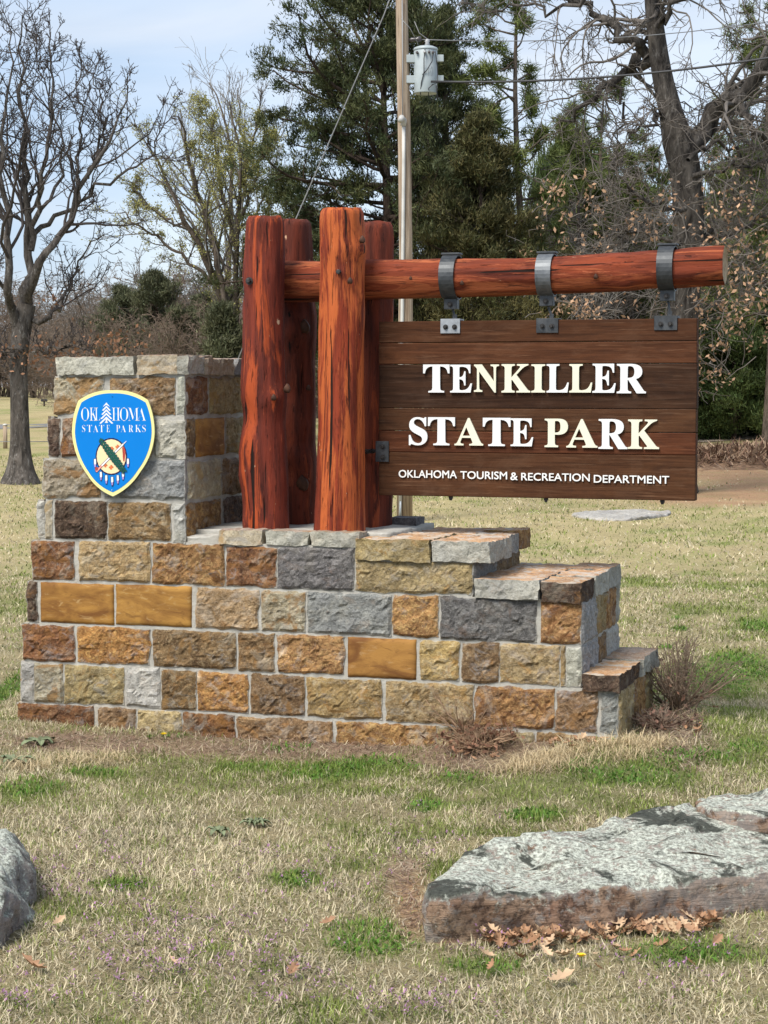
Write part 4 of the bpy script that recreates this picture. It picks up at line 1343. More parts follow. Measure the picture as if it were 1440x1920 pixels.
M['clay'] = NB('turned clay', 0.95, 0.1).m
k = NB('red clay', 0.95, 0.1)
co = k.coords(rnd=False)
n1 = k.noise(co, 9, 8, 0.75)
c = k.mix(k.rng(n1, 0.32, 0.68), (0.09, 0.055, 0.035), (0.32, 0.205, 0.13))
k.base(c)
k.bump(n1, 1.0, 0.05)
M['clay'] = k.m
nb = 2600
bxx, byy = rng.normal(c0[0] - 0.2, 1.0, nb), rng.normal(c0[1] - 0.1, 0.8, nb)
ROCKS_MOUND = (np.stack([bxx, byy, g(bxx, byy) + 0.20 * np.exp(-((bxx - c0[0] - 0.2) / 1.6) ** 2 - ((byy - c0[1]) / 1.0) ** 2) + rng.uniform(-0.02, 0.12, nb)], 1), nb)
tag(link('clay_mound', npmesh('clay_mound', V - c0, F, M['clay']), None, tuple(c0)), kind='structure')

# ------------------------------------------------------------------ blades
def blade_mesh(name, P, L, Wd, lean, curl, hd, cols, mat, obj_tags):
    n = len(P)
    dirv = np.stack([np.cos(hd), np.sin(hd), np.zeros(n)], 1)
    side = np.stack([-np.sin(hd), np.cos(hd), np.zeros(n)], 1) * (Wd / 2)[:, None]
    up = np.array((0, 0, 1.0))
    def step(a): return dirv * np.sin(a)[:, None] + up * np.cos(a)[:, None]
    p1 = P + step(lean) * (L * 0.5)[:, None]
    p2 = p1 + step(lean + curl) * (L * 0.5)[:, None]
    p2 = p2 + side * rng.normal(0, 2.5, n)[:, None]
    V = np.stack([P - side, P + side, p1 - side * 0.8, p1 + side * 0.8, p2], 1).reshape(-1, 3)
    b = np.arange(n)[:, None] * 5
    F = np.concatenate([b + np.array((0, 1, 3)), b + np.array((0, 3, 2)), b + np.array((2, 3, 4))], 0)
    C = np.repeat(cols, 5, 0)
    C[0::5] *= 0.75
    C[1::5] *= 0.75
    return tag(link(name, npmesh(name, V, F, mat, cols=np.clip(C, 0, 1))), **obj_tags)

def scatter(n, y0, y1, power=1.0, side_pad=0.8):
    """random points of the lawn inside the view fan and a margin round it"""
    yy = y0 + (y1 - y0) * rng.random(n) ** power
    hw = 0.2 * yy + side_pad
    keep = rng.random(n) < hw / (0.2 * y1 + side_pad)
    yy, hw = yy[keep], hw[keep]
    xx = (rng.random(len(yy)) * 2 - 1) * hw
    ok = ~in_wall(xx, yy, 0.0)
    for Q in ROCKS:
        ok &= ~in_poly(xx, yy, Q)
    return xx[ok], yy[ok]

def lawn(name, n, y0, y1, L0, W0, dens_green=1.0):
    x, y = scatter(n, y0, y1)
    gr, mu, so = cover(x, y)
    thin = fbm(np.stack([x, y, x * 0], 1) * np.array((3.5, 2.2, 1)), 53, 3)
    keep = (rng.random(len(x)) > np.maximum(mu * 0.9, so * 0.93)) & (rng.random(len(x)) < np.clip(1.0 + 1.3 * thin, 0.45, 1))
    x, y, gr, mu = x[keep], y[keep], gr[keep], mu[keep]
    m = len(x)
    P = np.stack([x, y, g(x, y) - 0.004], 1)
    green = rng.random(m) < np.clip(gr * 1.3 + 0.14, 0.14, 0.93)
    L = L0 * rng.uniform(0.5, 1.35, m) * np.where(green, 0.72, 1.0)
    Wd = W0 * rng.uniform(0.6, 1.35, m) * np.where(green, 0.85, 1.0)
    lean = np.where(green, rng.uniform(0.0, 0.9, m), rng.uniform(0.7, 1.65, m))
    curl = np.where(green, rng.uniform(0.1, 0.8, m), rng.uniform(-1.0, 1.3, m))
    hd = rng.uniform(0, 2 * math.pi, m)
    v = rng.uniform(0.50, 1.42, m)[:, None]
    warm = rng.uniform(0, 1, m)[:, None]
    st = (STRAW * (1 - warm * 0.5) + np.array((0.34, 0.25, 0.14)) * warm * 0.5) * v
    br = rng.random(m) < 0.22
    st[br] = np.array((0.62, 0.54, 0.37)) * v[br] ** 0.5
    tuft = fbm(np.stack([x, y, x * 0], 1) * 9, 77, 2)[:, None]
    gn = (GREENC * (1 - 0.35 * warm) + np.array((0.29, 0.28, 0.09)) * 0.35 * warm) * v * (1 + 0.35 * tuft)
    strong = field(P, GREEN)[:, None]
    gn = gn * (1 - 0.25 * strong) + np.array((0.12, 0.25, 0.03)) * 0.30 * strong
    st = st * (1 + 0.22 * tuft)
    cols = np.where(green[:, None], gn, st)
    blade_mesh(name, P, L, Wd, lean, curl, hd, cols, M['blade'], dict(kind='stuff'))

P_, nb = ROCKS_MOUND
blade_mesh('brush_litter', P_, rng.uniform(0.10, 0.32, nb), rng.uniform(0.012, 0.05, nb), rng.uniform(0.7, 1.6, nb), rng.uniform(-0.6, 0.6, nb), rng.uniform(0, 6.28, nb), np.where(rng.random((nb, 1)) < 0.3, np.array((0.42, 0.30, 0.20)), np.array((0.17, 0.10, 0.065))) * rng.uniform(0.5, 1.4, (nb, 1)), M['blade'], dict(kind='stuff'))
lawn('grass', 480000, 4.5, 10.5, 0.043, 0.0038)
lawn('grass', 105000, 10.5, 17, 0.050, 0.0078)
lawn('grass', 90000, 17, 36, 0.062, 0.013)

# clover-like low green leaves filling the bright patches
x, y = scatter(420000, 4.5, 14)
f = field(np.stack([x, y, x * 0], 1), GREEN) * (0.8 + 0.6 * fbm(np.stack([x, y, x * 0], 1) * 7, 61, 2))
ok = rng.random(len(x)) < np.clip(f - 0.25, 0, 1) * 0.9
x, y = x[ok], y[ok]
m = len(x)
v = rng.uniform(0.6, 1.4, m)[:, None]
blade_mesh('clover', np.stack([x, y, g(x, y) + rng.uniform(-0.002, 0.012, m)], 1), rng.uniform(0.012, 0.032, m), rng.uniform(0.005, 0.010, m), rng.uniform(0.2, 1.5, m), rng.uniform(0, 0.8, m), rng.uniform(0, 6.28, m),
           np.array((0.10, 0.205, 0.028)) * v, M['blade'], dict(kind='stuff'))

# thin reddish clippings round the foot of the wall
x, y = scatter(190000, 5.0, 10.2)
P = np.stack([x, y, x * 0], 1)
f = field(P, MULCH) * (1.0 + 0.5 * fbm(P * 6, 71, 2))
ok = rng.random(len(x)) < np.clip(f, 0, 1) * 0.75
x, y = x[ok], y[ok]
m = len(x)
v = rng.uniform(0.5, 1.45, m)[:, None]
mixc = rng.random((m, 1))
cl = (np.array((0.36, 0.25, 0.19)) * mixc + np.array((0.20, 0.125, 0.085)) * (1 - mixc)) * v
pale_ = rng.random(m) < 0.15
cl[pale_] = np.array((0.60, 0.51, 0.38))
blade_mesh('clippings', np.stack([x, y, g(x, y) + rng.uniform(0, 0.012, m)], 1), rng.uniform(0.03, 0.085, m), rng.uniform(0.0018, 0.004, m), rng.uniform(1.15, 1.65, m), rng.uniform(-0.35, 0.35, m), rng.uniform(0, 6.28, m), cl, M['blade'], dict(kind='stuff'))

# pale straw tussocks drawn up against the wall's right foot
tus = []
for px, py in ((1000, 1432), (1040, 1420), (1100, 1405), (1150, 1400), (1200, 1398), (1230, 1400), (1180, 1420), (1060, 1440), (975, 1445), (1290, 1345), (60, 1440), (130, 1430), (210, 1425)):
    c0 = on_ground(px, py)
    n = 260
    tus.append(np.column_stack([c0[0] + rng.normal(0, 0.07, n), c0[1] + rng.normal(0, 0.05, n)]))
T_ = np.vstack(tus)
ok = ~in_wall(T_[:, 0], T_[:, 1])
x, y = T_[ok, 0], T_[ok, 1]
m = len(x)
blade_mesh('straw', np.stack([x, y, g(x, y)], 1), rng.uniform(0.05, 0.11, m), rng.uniform(0.002, 0.004, m), rng.uniform(0.5, 1.3, m), rng.uniform(0.2, 1.0, m), rng.uniform(0, 6.28, m), np.array((0.58, 0.47, 0.29)) * rng.uniform(0.7, 1.3, m)[:, None], M['blade'], dict(kind='stuff'))

# henbit: low purple-flowered weeds through the foreground
hb = []
for px, py, sx_, sy_, n in ((380, 1790, 110, 36, 80), (270, 1840, 70, 30, 40), (560, 1660, 120, 30, 22), (230, 1760, 120, 40, 30), (50, 1885, 50, 18, 26), (420, 1650, 200, 40, 24), (520, 1840, 50, 36, 30), (170, 1600, 100, 30, 10), (1230, 1830, 90, 30, 40), (800, 1590, 60, 40, 30), (930, 1780, 40, 12, 12), (760, 1900, 90, 20, 40), (130, 1660, 60, 40, 40)):
    for _ in range(n):
        q = on_ground(px + rng.normal(0, sx_), py + rng.normal(0, sy_))
        hb.append(q)
hb = np.array(hb)
ok = ~in_wall(hb[:, 0], hb[:, 1])
for Q in ROCKS: ok &= ~in_poly(hb[:, 0], hb[:, 1], Q)
hb = hb[ok]
k_ = 9
B = np.repeat(hb, k_, 0) + rng.normal(0, 0.010, (len(hb) * k_, 3)) * np.array((1, 1, 0))
zo = np.tile(np.linspace(0.012, 0.055, k_), len(hb)) * np.repeat(rng.uniform(0.6, 1.2, len(hb)), k_)
B[:, 2] += zo
m = len(B)
top_ = np.tile(np.arange(k_) >= k_ - 4, len(hb))
cl = np.where(top_[:, None], np.array((0.42, 0.22, 0.37)) * rng.uniform(0.6, 1.4, m)[:, None], np.array((0.10, 0.085, 0.05)) * rng.uniform(0.6, 1.5, m)[:, None])
gsel = (~top_) & (rng.random(m) < 0.45)
cl[gsel] = np.array((0.10, 0.13, 0.045))
blade_mesh('henbit', B, rng.uniform(0.008, 0.015, m), rng.uniform(0.003, 0.006, m), rng.uniform(0.3, 1.5, m), rng.uniform(0, 0.8, m), rng.uniform(0, 6.28, m), cl, M['blade'], dict(kind='stuff'))

# ------------------------------------------------------------------ fallen oak leaves
def oak_leaf(bm, c, size, yaw, tilt, roll, curlv):
    """a lobed, cupped leaf with a midrib fold"""
    out_ = [(0, 0), (0.10, 0.10), (0.22, 0.07), (0.32, 0.24), (0.40, 0.11), (0.54, 0.28), (0.62, 0.12), (0.78, 0.19), (0.88, 0.06), (1.0, 0.0)]
    Rm = Matrix.Rotation(yaw, 3, 'Z') @ Matrix.Rotation(tilt, 3, 'Y') @ Matrix.Rotation(roll, 3, 'X')
    def put(x, y):
        z = curlv * ((x - 0.5) ** 2 * 1.2 + abs(y) * 1.1)
        return bm.verts.new(Vector(c) + Rm @ Vector(((x - 0.5) * size, y * size, z * size)))
    mid = [put(x, 0) for x, _ in out_]
    for s in (1, -1):
        rim = [put(x, y * s) if 0 < y else mid[i] for i, (x, y) in enumerate(out_)]
        for i in range(len(out_) - 1):
            vs = []
            for q in (mid[i], mid[i + 1], rim[i + 1], rim[i]):
                if q not in vs: vs.append(q)
            if len(vs) >= 3: bm.faces.new(vs if s < 0 else vs[::-1])
rnd = random.Random(5)
M['oakleaf'] = plain('dry tan oak leaf', (0.30, 0.17, 0.095), 0.7, 0.25, var=0.3, scale=30)
M['oakleaf2'] = plain('bleached oak leaf', (0.46, 0.32, 0.20), 0.7, 0.25, var=0.25, scale=30)
bm = bmesh.new()
bm2 = bmesh.new()
for i in range(170):
    t = rnd.random()
    px = 905 + (1345 - 905) * t
    py = 1768 - 36 * t + rnd.uniform(-4, 20) + (rnd.uniform(0, 45) if rnd.random() < 0.14 else 0) * (1 if rnd.random() < 0.8 else 2)
    if 1040 < px < 1100: py += 4
    c0 = on_ground(px, py)
    oak_leaf(bm if rnd.random() < 0.7 else bm2, (c0[0], c0[1], c0[2] + rnd.uniform(0.008, 0.035)), rnd.uniform(0.035, 0.07), rnd.uniform(0, 6.28), rnd.uniform(-0.7, 0.7), rnd.uniform(-0.8, 0.8), rnd.uniform(0.2, 0.9))
for px, py, n in ((1090, 1395, 10), (900, 1420, 12), (1270, 1370, 14), (1060, 1400, 8)):
    for _ in range(n):
        c0 = on_ground(px + rnd.uniform(-45, 45), py + rnd.uniform(-8, 8))
        if in_wall(np.array([c0[0]]), np.array([c0[1]]), 0.02)[0]: continue
        oak_leaf(bm, (c0[0], c0[1], c0[2] + 0.015), rnd.uniform(0.03, 0.06), rnd.uniform(0, 6.28), rnd.uniform(-0.5, 0.5), rnd.uniform(-0.5, 0.5), rnd.uniform(0.2, 0.9))
tag(link('fallen_leaves', bm_mesh('fallen_leaves', bm, M['oakleaf'])), kind='stuff')
tag(link('fallen_leaves', bm_mesh('fallen_leaves', bm2, M['oakleaf2'])), kind='stuff')
for px, py, s, yw, lb, mt in ((60, 1828, 0.105, 2.5, 'broad orange brown oak leaf lying below the rounded grey boulder', 'oakleaf'), (1052, 1852, 0.09, 0.3, 'pale curled oak leaf lying in front of the long reddish boulder', 'oakleaf2'),
                              (548, 1838, 0.07, 1.2, 'curled brown oak leaf standing up in the middle of the foreground lawn', 'oakleaf'), (615, 1745, 0.06, 0.5, 'small brown oak leaf in the grass short of the long boulder', 'oakleaf'),
                              (325, 1822, 0.06, 2.2, 'faded tan oak leaf among the purple weeds', 'oakleaf2'), (110, 1745, 0.06, 1.0, 'dull pinkish oak leaf just beside the rounded grey boulder', 'oakleaf2'), (1090, 1395, 0.08, 1.0, 'tan oak leaf leaning against the foot of the stone wall', 'oakleaf2')):
    c0 = on_ground(px, py)
    bm = bmesh.new()
    oak_leaf(bm, (0, 0, 0.028), s, yw, -0.25, 0.3, 0.5)
    tag(link('oak_leaf', bm_mesh('oak_leaf', bm, M[mt]), None, tuple(c0)), lb, 'leaf', 'single fallen oak leaves')
# dandelions
M['dandelion'] = plain('dandelion yellow', (0.80, 0.58, 0.02), 0.6)
for px, py, lb in ((307, 1394, 'yellow dandelion flower near the foot of the wall'), (1089, 1820, 'yellow dandelion flower in the foreground grass')):
    c0 = on_ground(px, py)
    bm = bmesh.new()
    for i in range(22):
        a = i * 2.4
        r_ = 0.009 * math.sqrt(i / 22)
        p = Vector((math.cos(a) * r_, math.sin(a) * r_, 0.045 - r_ * 0.3))
        q = p + Vector((math.cos(a), math.sin(a), 0.9)) * 0.006
        s_ = Vector((-math.sin(a), math.cos(a), 0)) * 0.003
        bm.faces.new([bm.verts.new(v) for v in (p - s_, p + s_, q + s_, q - s_)])
    o = empty('dandelion', tuple(c0), label=lb, cat='flower', group='dandelions in the lawn')
    link('flower_head', bm_mesh('flower_head', bm, M['dandelion']), o)
    bm = bmesh.new()
    bm_tube(bm, [(0, 0, 0), (0.003, 0, 0.025), (0, 0, 0.046)], 0.0018, 5)
    link('stem', bm_mesh('stem', bm, plain('weed stem', (0.12, 0.16, 0.05))), o)
# broad-leaved rosettes
M['weed'] = plain('dull green weed leaf', (0.14, 0.165, 0.09), 0.7, var=0.4)
for px, py, r_, lb in ((75, 1398, 0.10, 'dark green leafy weed near the left foot of the wall'), (25, 1432, 0.09, 'dull grey green weed at the left edge of the lawn'), (412, 1568, 0.055, 'small dull weed, the nearer of two in the middle lawn'), (478, 1552, 0.06, 'small dull weed, the farther of two in the middle lawn')):
    c0 = on_ground(px, py)
    bm = bmesh.new()
    for i in range(rnd.randint(8, 15)):
        a = i * 2.4 + rnd.uniform(-0.3, 0.3)
        L_ = r_ * rnd.uniform(0.45, 1.15)
        d = Vector((math.cos(a), math.sin(a), 0))
        s_ = Vector((-math.sin(a), math.cos(a), 0)) * L_ * 0.20
        prev = None
        for t, wv, zz_ in ((0.05, 0.25, 0.01), (0.35, 0.8, 0.022), (0.7, 1.0, 0.026), (0.9, 0.6, 0.018), (1.0, 0.1, 0.010)):
            c_ = d * L_ * t + Vector((0, 0, zz_ * rnd.uniform(0.8, 1.2)))
            cur = (bm.verts.new(c_ - s_ * wv + Vector((0, 0, 0.006))), bm.verts.new(c_), bm.verts.new(c_ + s_ * wv + Vector((0, 0, 0.006))))
            if prev:
                bm.faces.new((prev[0], prev[1], cur[1], cur[0]))
                bm.faces.new((prev[1], prev[2], cur[2], cur[1]))
            prev = cur
    tag(link('leafy_weed', bm_mesh('leafy_weed', bm, M['weed']), None, tuple(c0)), lb, 'weed', 'leafy weeds in the lawn')
# ------------------------------------------------------------------ tree growing
def unit(v): return v / (np.linalg.norm(v, axis=-1, keepdims=True) + 1e-9)

def tubes(groups, sides):
    """groups: list of (P (B,n,3), R (B,n)); sides per group -> V, F(quads)"""
    Vs, Fs, off = [], [], 0
    for (P, Rr), s in zip(groups, sides):
        if len(P) == 0: continue
        B, n, _ = P.shape
        T = np.gradient(P, axis=1)
        T = unit(T)
        ref = np.where(np.abs(T[:, :1, 2:3]) > 0.8, np.array((1.0, 0, 0)), np.array((0, 0, 1.0)))
        A = unit(np.cross(T, np.broadcast_to(ref, T.shape)))
        Bv = np.cross(T, A)
        th = np.arange(s) * 2 * math.pi / s
        ring = P[:, :, None, :] + (A[:, :, None, :] * np.cos(th)[None, None, :, None] + Bv[:, :, None, :] * np.sin(th)[None, None, :, None]) * Rr[:, :, None, None]
        Vs.append(ring.reshape(-1, 3))
        b = (np.arange(B) * n * s)[:, None, None]
        r = (np.arange(n - 1) * s)[None, :, None]
        j = np.arange(s)[None, None, :]
        j2 = (j + 1) % s
        F = np.stack([b + r + j, b + r + j2, b + r + s + j2, b + r + s + j], -1).reshape(-1, 4) + off
        Fs.append(F)
        off += B * n * s
    return np.vstack(Vs), np.vstack(Fs)

def resample(pts, rad, n):
    pts, rad = np.array(pts, float), np.array(rad, float)
    d = np.concatenate([[0], np.cumsum(np.linalg.norm(np.diff(pts, axis=0), axis=1))])
    t = np.linspace(0, d[-1], n)
    # smooth: catmull via dense linear + a small blur
    P = np.stack([np.interp(t, d, pts[:, i]) for i in range(3)], 1)
    for _ in range(2):
        P[1:-1] = P[1:-1] * 0.5 + (P[:-2] + P[2:]) * 0.25
    return P, np.interp(t, d, rad)

def sprout(P, Rr, k, t0, t1, ang, ang_sd, len_f, len_sd, n, wig, trop, rf, rmin, rg, lens=None, flat=0.0, tpow=1.0):
    """children of every branch of (P, R)"""
    B, m, _ = P.shape
    L = np.linalg.norm(np.diff(P, axis=1), axis=2).sum(1)
    idx = np.repeat(np.arange(B), k)
    t = t0 + (t1 - t0) * rg.random(len(idx)) ** tpow
    f = t * (m - 1)
    i0 = np.clip(np.floor(f).astype(int), 0, m - 2)
    fr = (f - i0)[:, None]
    st = P[idx, i0] * (1 - fr) + P[idx, i0 + 1] * fr
    r0 = Rr[idx, i0] * (1 - fr[:, 0]) + Rr[idx, i0 + 1] * fr[:, 0]
    T = unit(P[idx, i0 + 1] - P[idx, i0])
    rv = rg.normal(size=T.shape)
    rv[:, 2] *= (1 - flat)
    rv = unit(rv - (rv * T).sum(1, keepdims=True) * T)
    a = np.abs(rg.normal(ang, ang_sd, len(idx)))[:, None]
    D = unit(T * np.cos(a) + rv * np.sin(a))
    base = L[idx] if lens is None else lens
    Ln = base * len_f * (1.15 - 0.75 * t) * np.clip(rg.normal(1, len_sd, len(idx)), 0.35, 1.9)
    pts = [st]
    d = D
    for s in range(n - 1):
        d = unit(d + rg.normal(0, wig, d.shape) + np.array((0, 0, trop)))
        pts.append(pts[-1] + d * (Ln / (n - 1))[:, None])
    Pn = np.stack(pts, 1)
    rb = np.minimum(r0 * rf, r0 * 0.9)
    rb = np.maximum(rb, rmin)
    Rn = rb[:, None] * np.linspace(1, 0.35, n)[None]
    Rn = np.maximum(Rn, rmin * 0.6)
    return Pn, Rn

def leaf_cards(C, size, aspect, cols, rg, down=0.0, axis=None, spread=1.0, tri=False):
    """small folded leaf faces round the points C"""
    n = len(C)
    a = unit(rg.normal(size=(n, 3)) * spread + (0 if axis is None else axis) + np.array((0, 0, -down)))
    b = unit(np.cross(a, rg.normal(size=(n, 3))))
    sz = size * rg.uniform(0.6, 1.4, n)
    a2, b2 = a * sz[:, None], b * (sz * aspect)[:, None]
    if tri:
        V = np.stack([C + b2 * 0.5, C - b2 * 0.5, C + a2 * 1.1], 1).reshape(-1, 3)
        return V, (np.arange(n) * 3)[:, None] + np.array((0, 1, 2)), np.repeat(cols, 3, 0)
    V = np.stack([C, C + a2 * 0.5 + b2 * 0.5, C + a2, C + a2 * 0.5 - b2 * 0.5], 1).reshape(-1, 3)
    F = (np.arange(n) * 4)[:, None] + np.array((0, 1, 2, 3))
    return V, F, np.repeat(cols, 4, 0)

def bark_mat(name, c0, c1, c2, scale=9, lichen=0.3):
    k = NB(name, 0.95, 0.15)
    tcn = k.n('TexCoord')
    mp = k.n('Mapping')
    mp.inputs['Scale'].default_value = (1, 1, 0.35)
    k.l(tcn.outputs['Object'], mp.inputs[0])
    co = mp.outputs[0]
    a = k.noise(co, scale, 8, 0.7, 0.6)
    c = k.mix(k.rng(a, 0.36, 0.64), c0, c1)
    b = k.noise(co, scale * 2.2, 6, 0.7)
    c = k.mix(k.rng(b, 0.56, 0.68, 0, lichen), c, c2)
    k.base(c)
    k.bump(a, 1.0, 0.05)
    return k.m
M['bark_oak'] = bark_mat('dark oak bark', (0.034, 0.030, 0.026), (0.14, 0.122, 0.107), (0.34, 0.33, 0.31), 11, 0.55)
M['bark_grey'] = bark_mat('grey rugged oak bark', (0.022, 0.019, 0.017), (0.11, 0.097, 0.084), (0.25, 0.235, 0.215), 10, 0.5)
M['bark_brown'] = bark_mat('brown grey bark', (0.05, 0.04, 0.032), (0.15, 0.12, 0.095), (0.24, 0.21, 0.18))
M['twig_dark'] = plain('dark twig bark', (0.058, 0.049, 0.045), 0.9, 0.15, var=0.4, scale=3)
M['twig_grey'] = plain('grey twig bark', (0.125, 0.11, 0.096), 0.9, 0.15, var=0.35, scale=3)
M['twig_brown'] = plain('brown twig bark', (0.165, 0.125, 0.096), 0.9, 0.15, var=0.35, scale=3)
M['twig_pale'] = plain('pale grey twig bark', (0.20, 0.185, 0.165), 0.9, 0.15, var=0.25, scale=3)
M['bark_cedar'] = bark_mat('cedar bark', (0.028, 0.020, 0.015), (0.10, 0.072, 0.055), (0.18, 0.16, 0.14), 12, 0.2)

def px_limb(pts, Y, rg, dj=0.35, r_scale=1.0):
    """pts: (px, py, width px[, depth offset m]) along a limb standing about Y metres away -> 3D points, radii"""
    P, rd = [], []
    off = 0.0
    for i, q in enumerate(pts):
        if len(q) > 3: off = q[3]
        elif i: off += rg.normal(0, dj)
        p = at_depth(q[0], q[1], Y + off)
        P.append(p)
        rd.append(q[2] / FPX * Y / 2 * r_scale)
    return np.array(P), np.array(rd)

def flare(P, Rr, zg, amt=0.7, h=0.5):
    return Rr * (1 + amt * np.exp(-np.maximum(P[:, 2] - zg, 0) / h))

def tree_thing(name, base, trunk_groups, trunk_sides, trunk_mat, twig_groups, twig_sides, twig_mat, leaves=None, leaf_m=None, leaf_name='dead_leaves', **tags):
    o = empty(name, tuple(base), **tags)
    V, F = tubes(trunk_groups, trunk_sides)
    nz = fbm(V * np.array((9, 9, 3.5)), 5, 3)
    link('trunk', npmesh('trunk', V - base, F, trunk_mat), o)
    V, F = tubes(twig_groups, twig_sides)
    link('crown', npmesh('crown', V - base, F, twig_mat), o)
    if leaves is not None:
        V, F, C = leaves
        l_ = link(leaf_name, npmesh(leaf_name, V - base, F, leaf_m, cols=C, smooth=False), o)
        l_['kind'] = 'stuff'
    return o

def stack_limbs(limbs, n=14):
    P = np.stack([resample(p, r, n)[0] for p, r in limbs])
    Rr = np.stack([resample(p, r, n)[1] for p, r in limbs])
    return P, Rr

# ------------------------------------------------------------------ bare oak on the left
rg = np.random.default_rng(101)
YL = on_ground(38, 906)[1]
tr, rr_ = px_limb([(38, 915, 44, 0), (38, 840, 36, 0), (36, 740, 33, 0), (34, 680, 33, 0), (40, 620, 36, 0), (50, 570, 34, 0)], YL, rg)
zg = float(g(tr[0][0], YL))
Pt, Rt = resample(tr, rr_, 24)
Rt = flare(Pt, Rt, zg, 0.85, 0.22)
limbsL = [
    [(36, 630, 26, 0), (22, 570, 22), (12, 520, 20), (18, 460, 18), (12, 380, 15), (4, 300, 12), (10, 220, 8), (18, 140, 5), (22, 60, 3)],
    [(50, 575, 26, 0), (60, 510, 22), (56, 440, 20), (50, 360, 16), (46, 280, 12), (38, 180, 8), (42, 90, 5), (42, 28, 3)],
    [(52, 570, 26, 0), (66, 510, 24), (92, 480, 19), (122, 435, 17), (140, 380, 15), (165, 335, 12), (200, 290, 9), (225, 230, 6), (240, 160, 3)],
    [(58, 470, 17, 0), (72, 390, 13), (85, 310, 10), (97, 230, 8), (100, 140, 5), (95, 60, 3)],
    [(62, 440, 15, 0), (95, 420, 12), (130, 400, 10), (170, 365, 8), (220, 330, 7), (265, 310, 5), (300, 270, 4), (312, 215, 2)],
    [(140, 385, 9, 0), (150, 330, 8), (150, 270, 6), (148, 200, 5), (150, 130, 3), (143, 72, 2)],
    [(62, 600, 14, 0), (90, 595, 12), (108, 575, 9), (128, 545, 7), (135, 510, 6), (160, 470, 4), (195, 440, 3)],
    [(30, 590, 12, 0.3), (8, 540, 10), (-20, 500, 8), (-50, 440, 5), (-60, 360, 3)],
    [(70, 400, 10, 0), (110, 350, 8), (120, 290, 6), (110, 220, 5), (72, 130, 3), (65, 60, 2)],
    [(165, 335, 8, 0), (190, 260, 6), (200, 210, 4), (172, 150, 3), (182, 118, 2)],
    [(16, 430, 10, 0), (-10, 380, 8), (-25, 300, 6), (-20, 200, 4), (-12, 120, 2)],
    [(40, 660, 9, -0.3), (20, 650, 7), (5, 665, 5), (-15, 680, 3)],
    [(60, 660, 7, -0.2), (95, 650, 5), (130, 655, 3.5), (160, 640, 2.5)],
]
LB = [px_limb(l, YL, rg, 0.22, 0.74) for l in limbsL]
P1, R1 = stack_limbs(LB, 18)
P1[:, 1:-1] += rg.normal(0, 0.035, P1[:, 1:-1].shape)
rmL = 0.0062
P2, R2 = sprout(P1, R1, 15, 0.22, 1.0, 0.75, 0.25, 0.34, 0.4, 9, 0.22, 0.10, 0.5, rmL * 1.3, rg)
P3, R3 = sprout(P2, R2, 7, 0.2, 1.0, 0.8, 0.3, 0.44, 0.4, 6, 0.28, 0.14, 0.55, rmL, rg)
P4, R4 = sprout(P3, R3, 5, 0.25, 1.0, 0.85, 0.3, 0.45, 0.35, 4, 0.30, 0.06, 0.6, rmL * 0.85, rg)
Pt2 = [(Pt[None], Rt[None]), (P1, R1)]
tips = P3[(P3[:, -1, 2] < at_depth(60, 620, YL)[2]), -1]
c_ = at_depth(95, 665, YL)
lc = c_ + rg.normal(0, 1, (420, 3)) * np.array((0.42, 0.5, 0.14))
lc[:120] = at_depth(215, 640, YL) + rg.normal(0, 1, (120, 3)) * np.array((0.25, 0.4, 0.12))
lc[120:150] = at_depth(90, 560, YL) + rg.normal(0, 1, (30, 3)) * np.array((0.15, 0.3, 0.06))
lcol = np.array((0.24, 0.125, 0.07)) * rg.uniform(0.6, 1.5, (len(lc), 1))
base = np.array((tr[0][0], YL, zg))
tree_thing('oak_tree', base, Pt2, [14, 8], M['bark_oak'], [(P2, R2), (P3, R3), (P4, R4)], [5, 4, 3], M['twig_dark'], leaf_cards(lc, 0.07, 0.6, lcol, rg, 0.6), M['deadleaf'],
           label='bare dark oak with upright forked limbs standing beside the stone pillar', cat='tree')

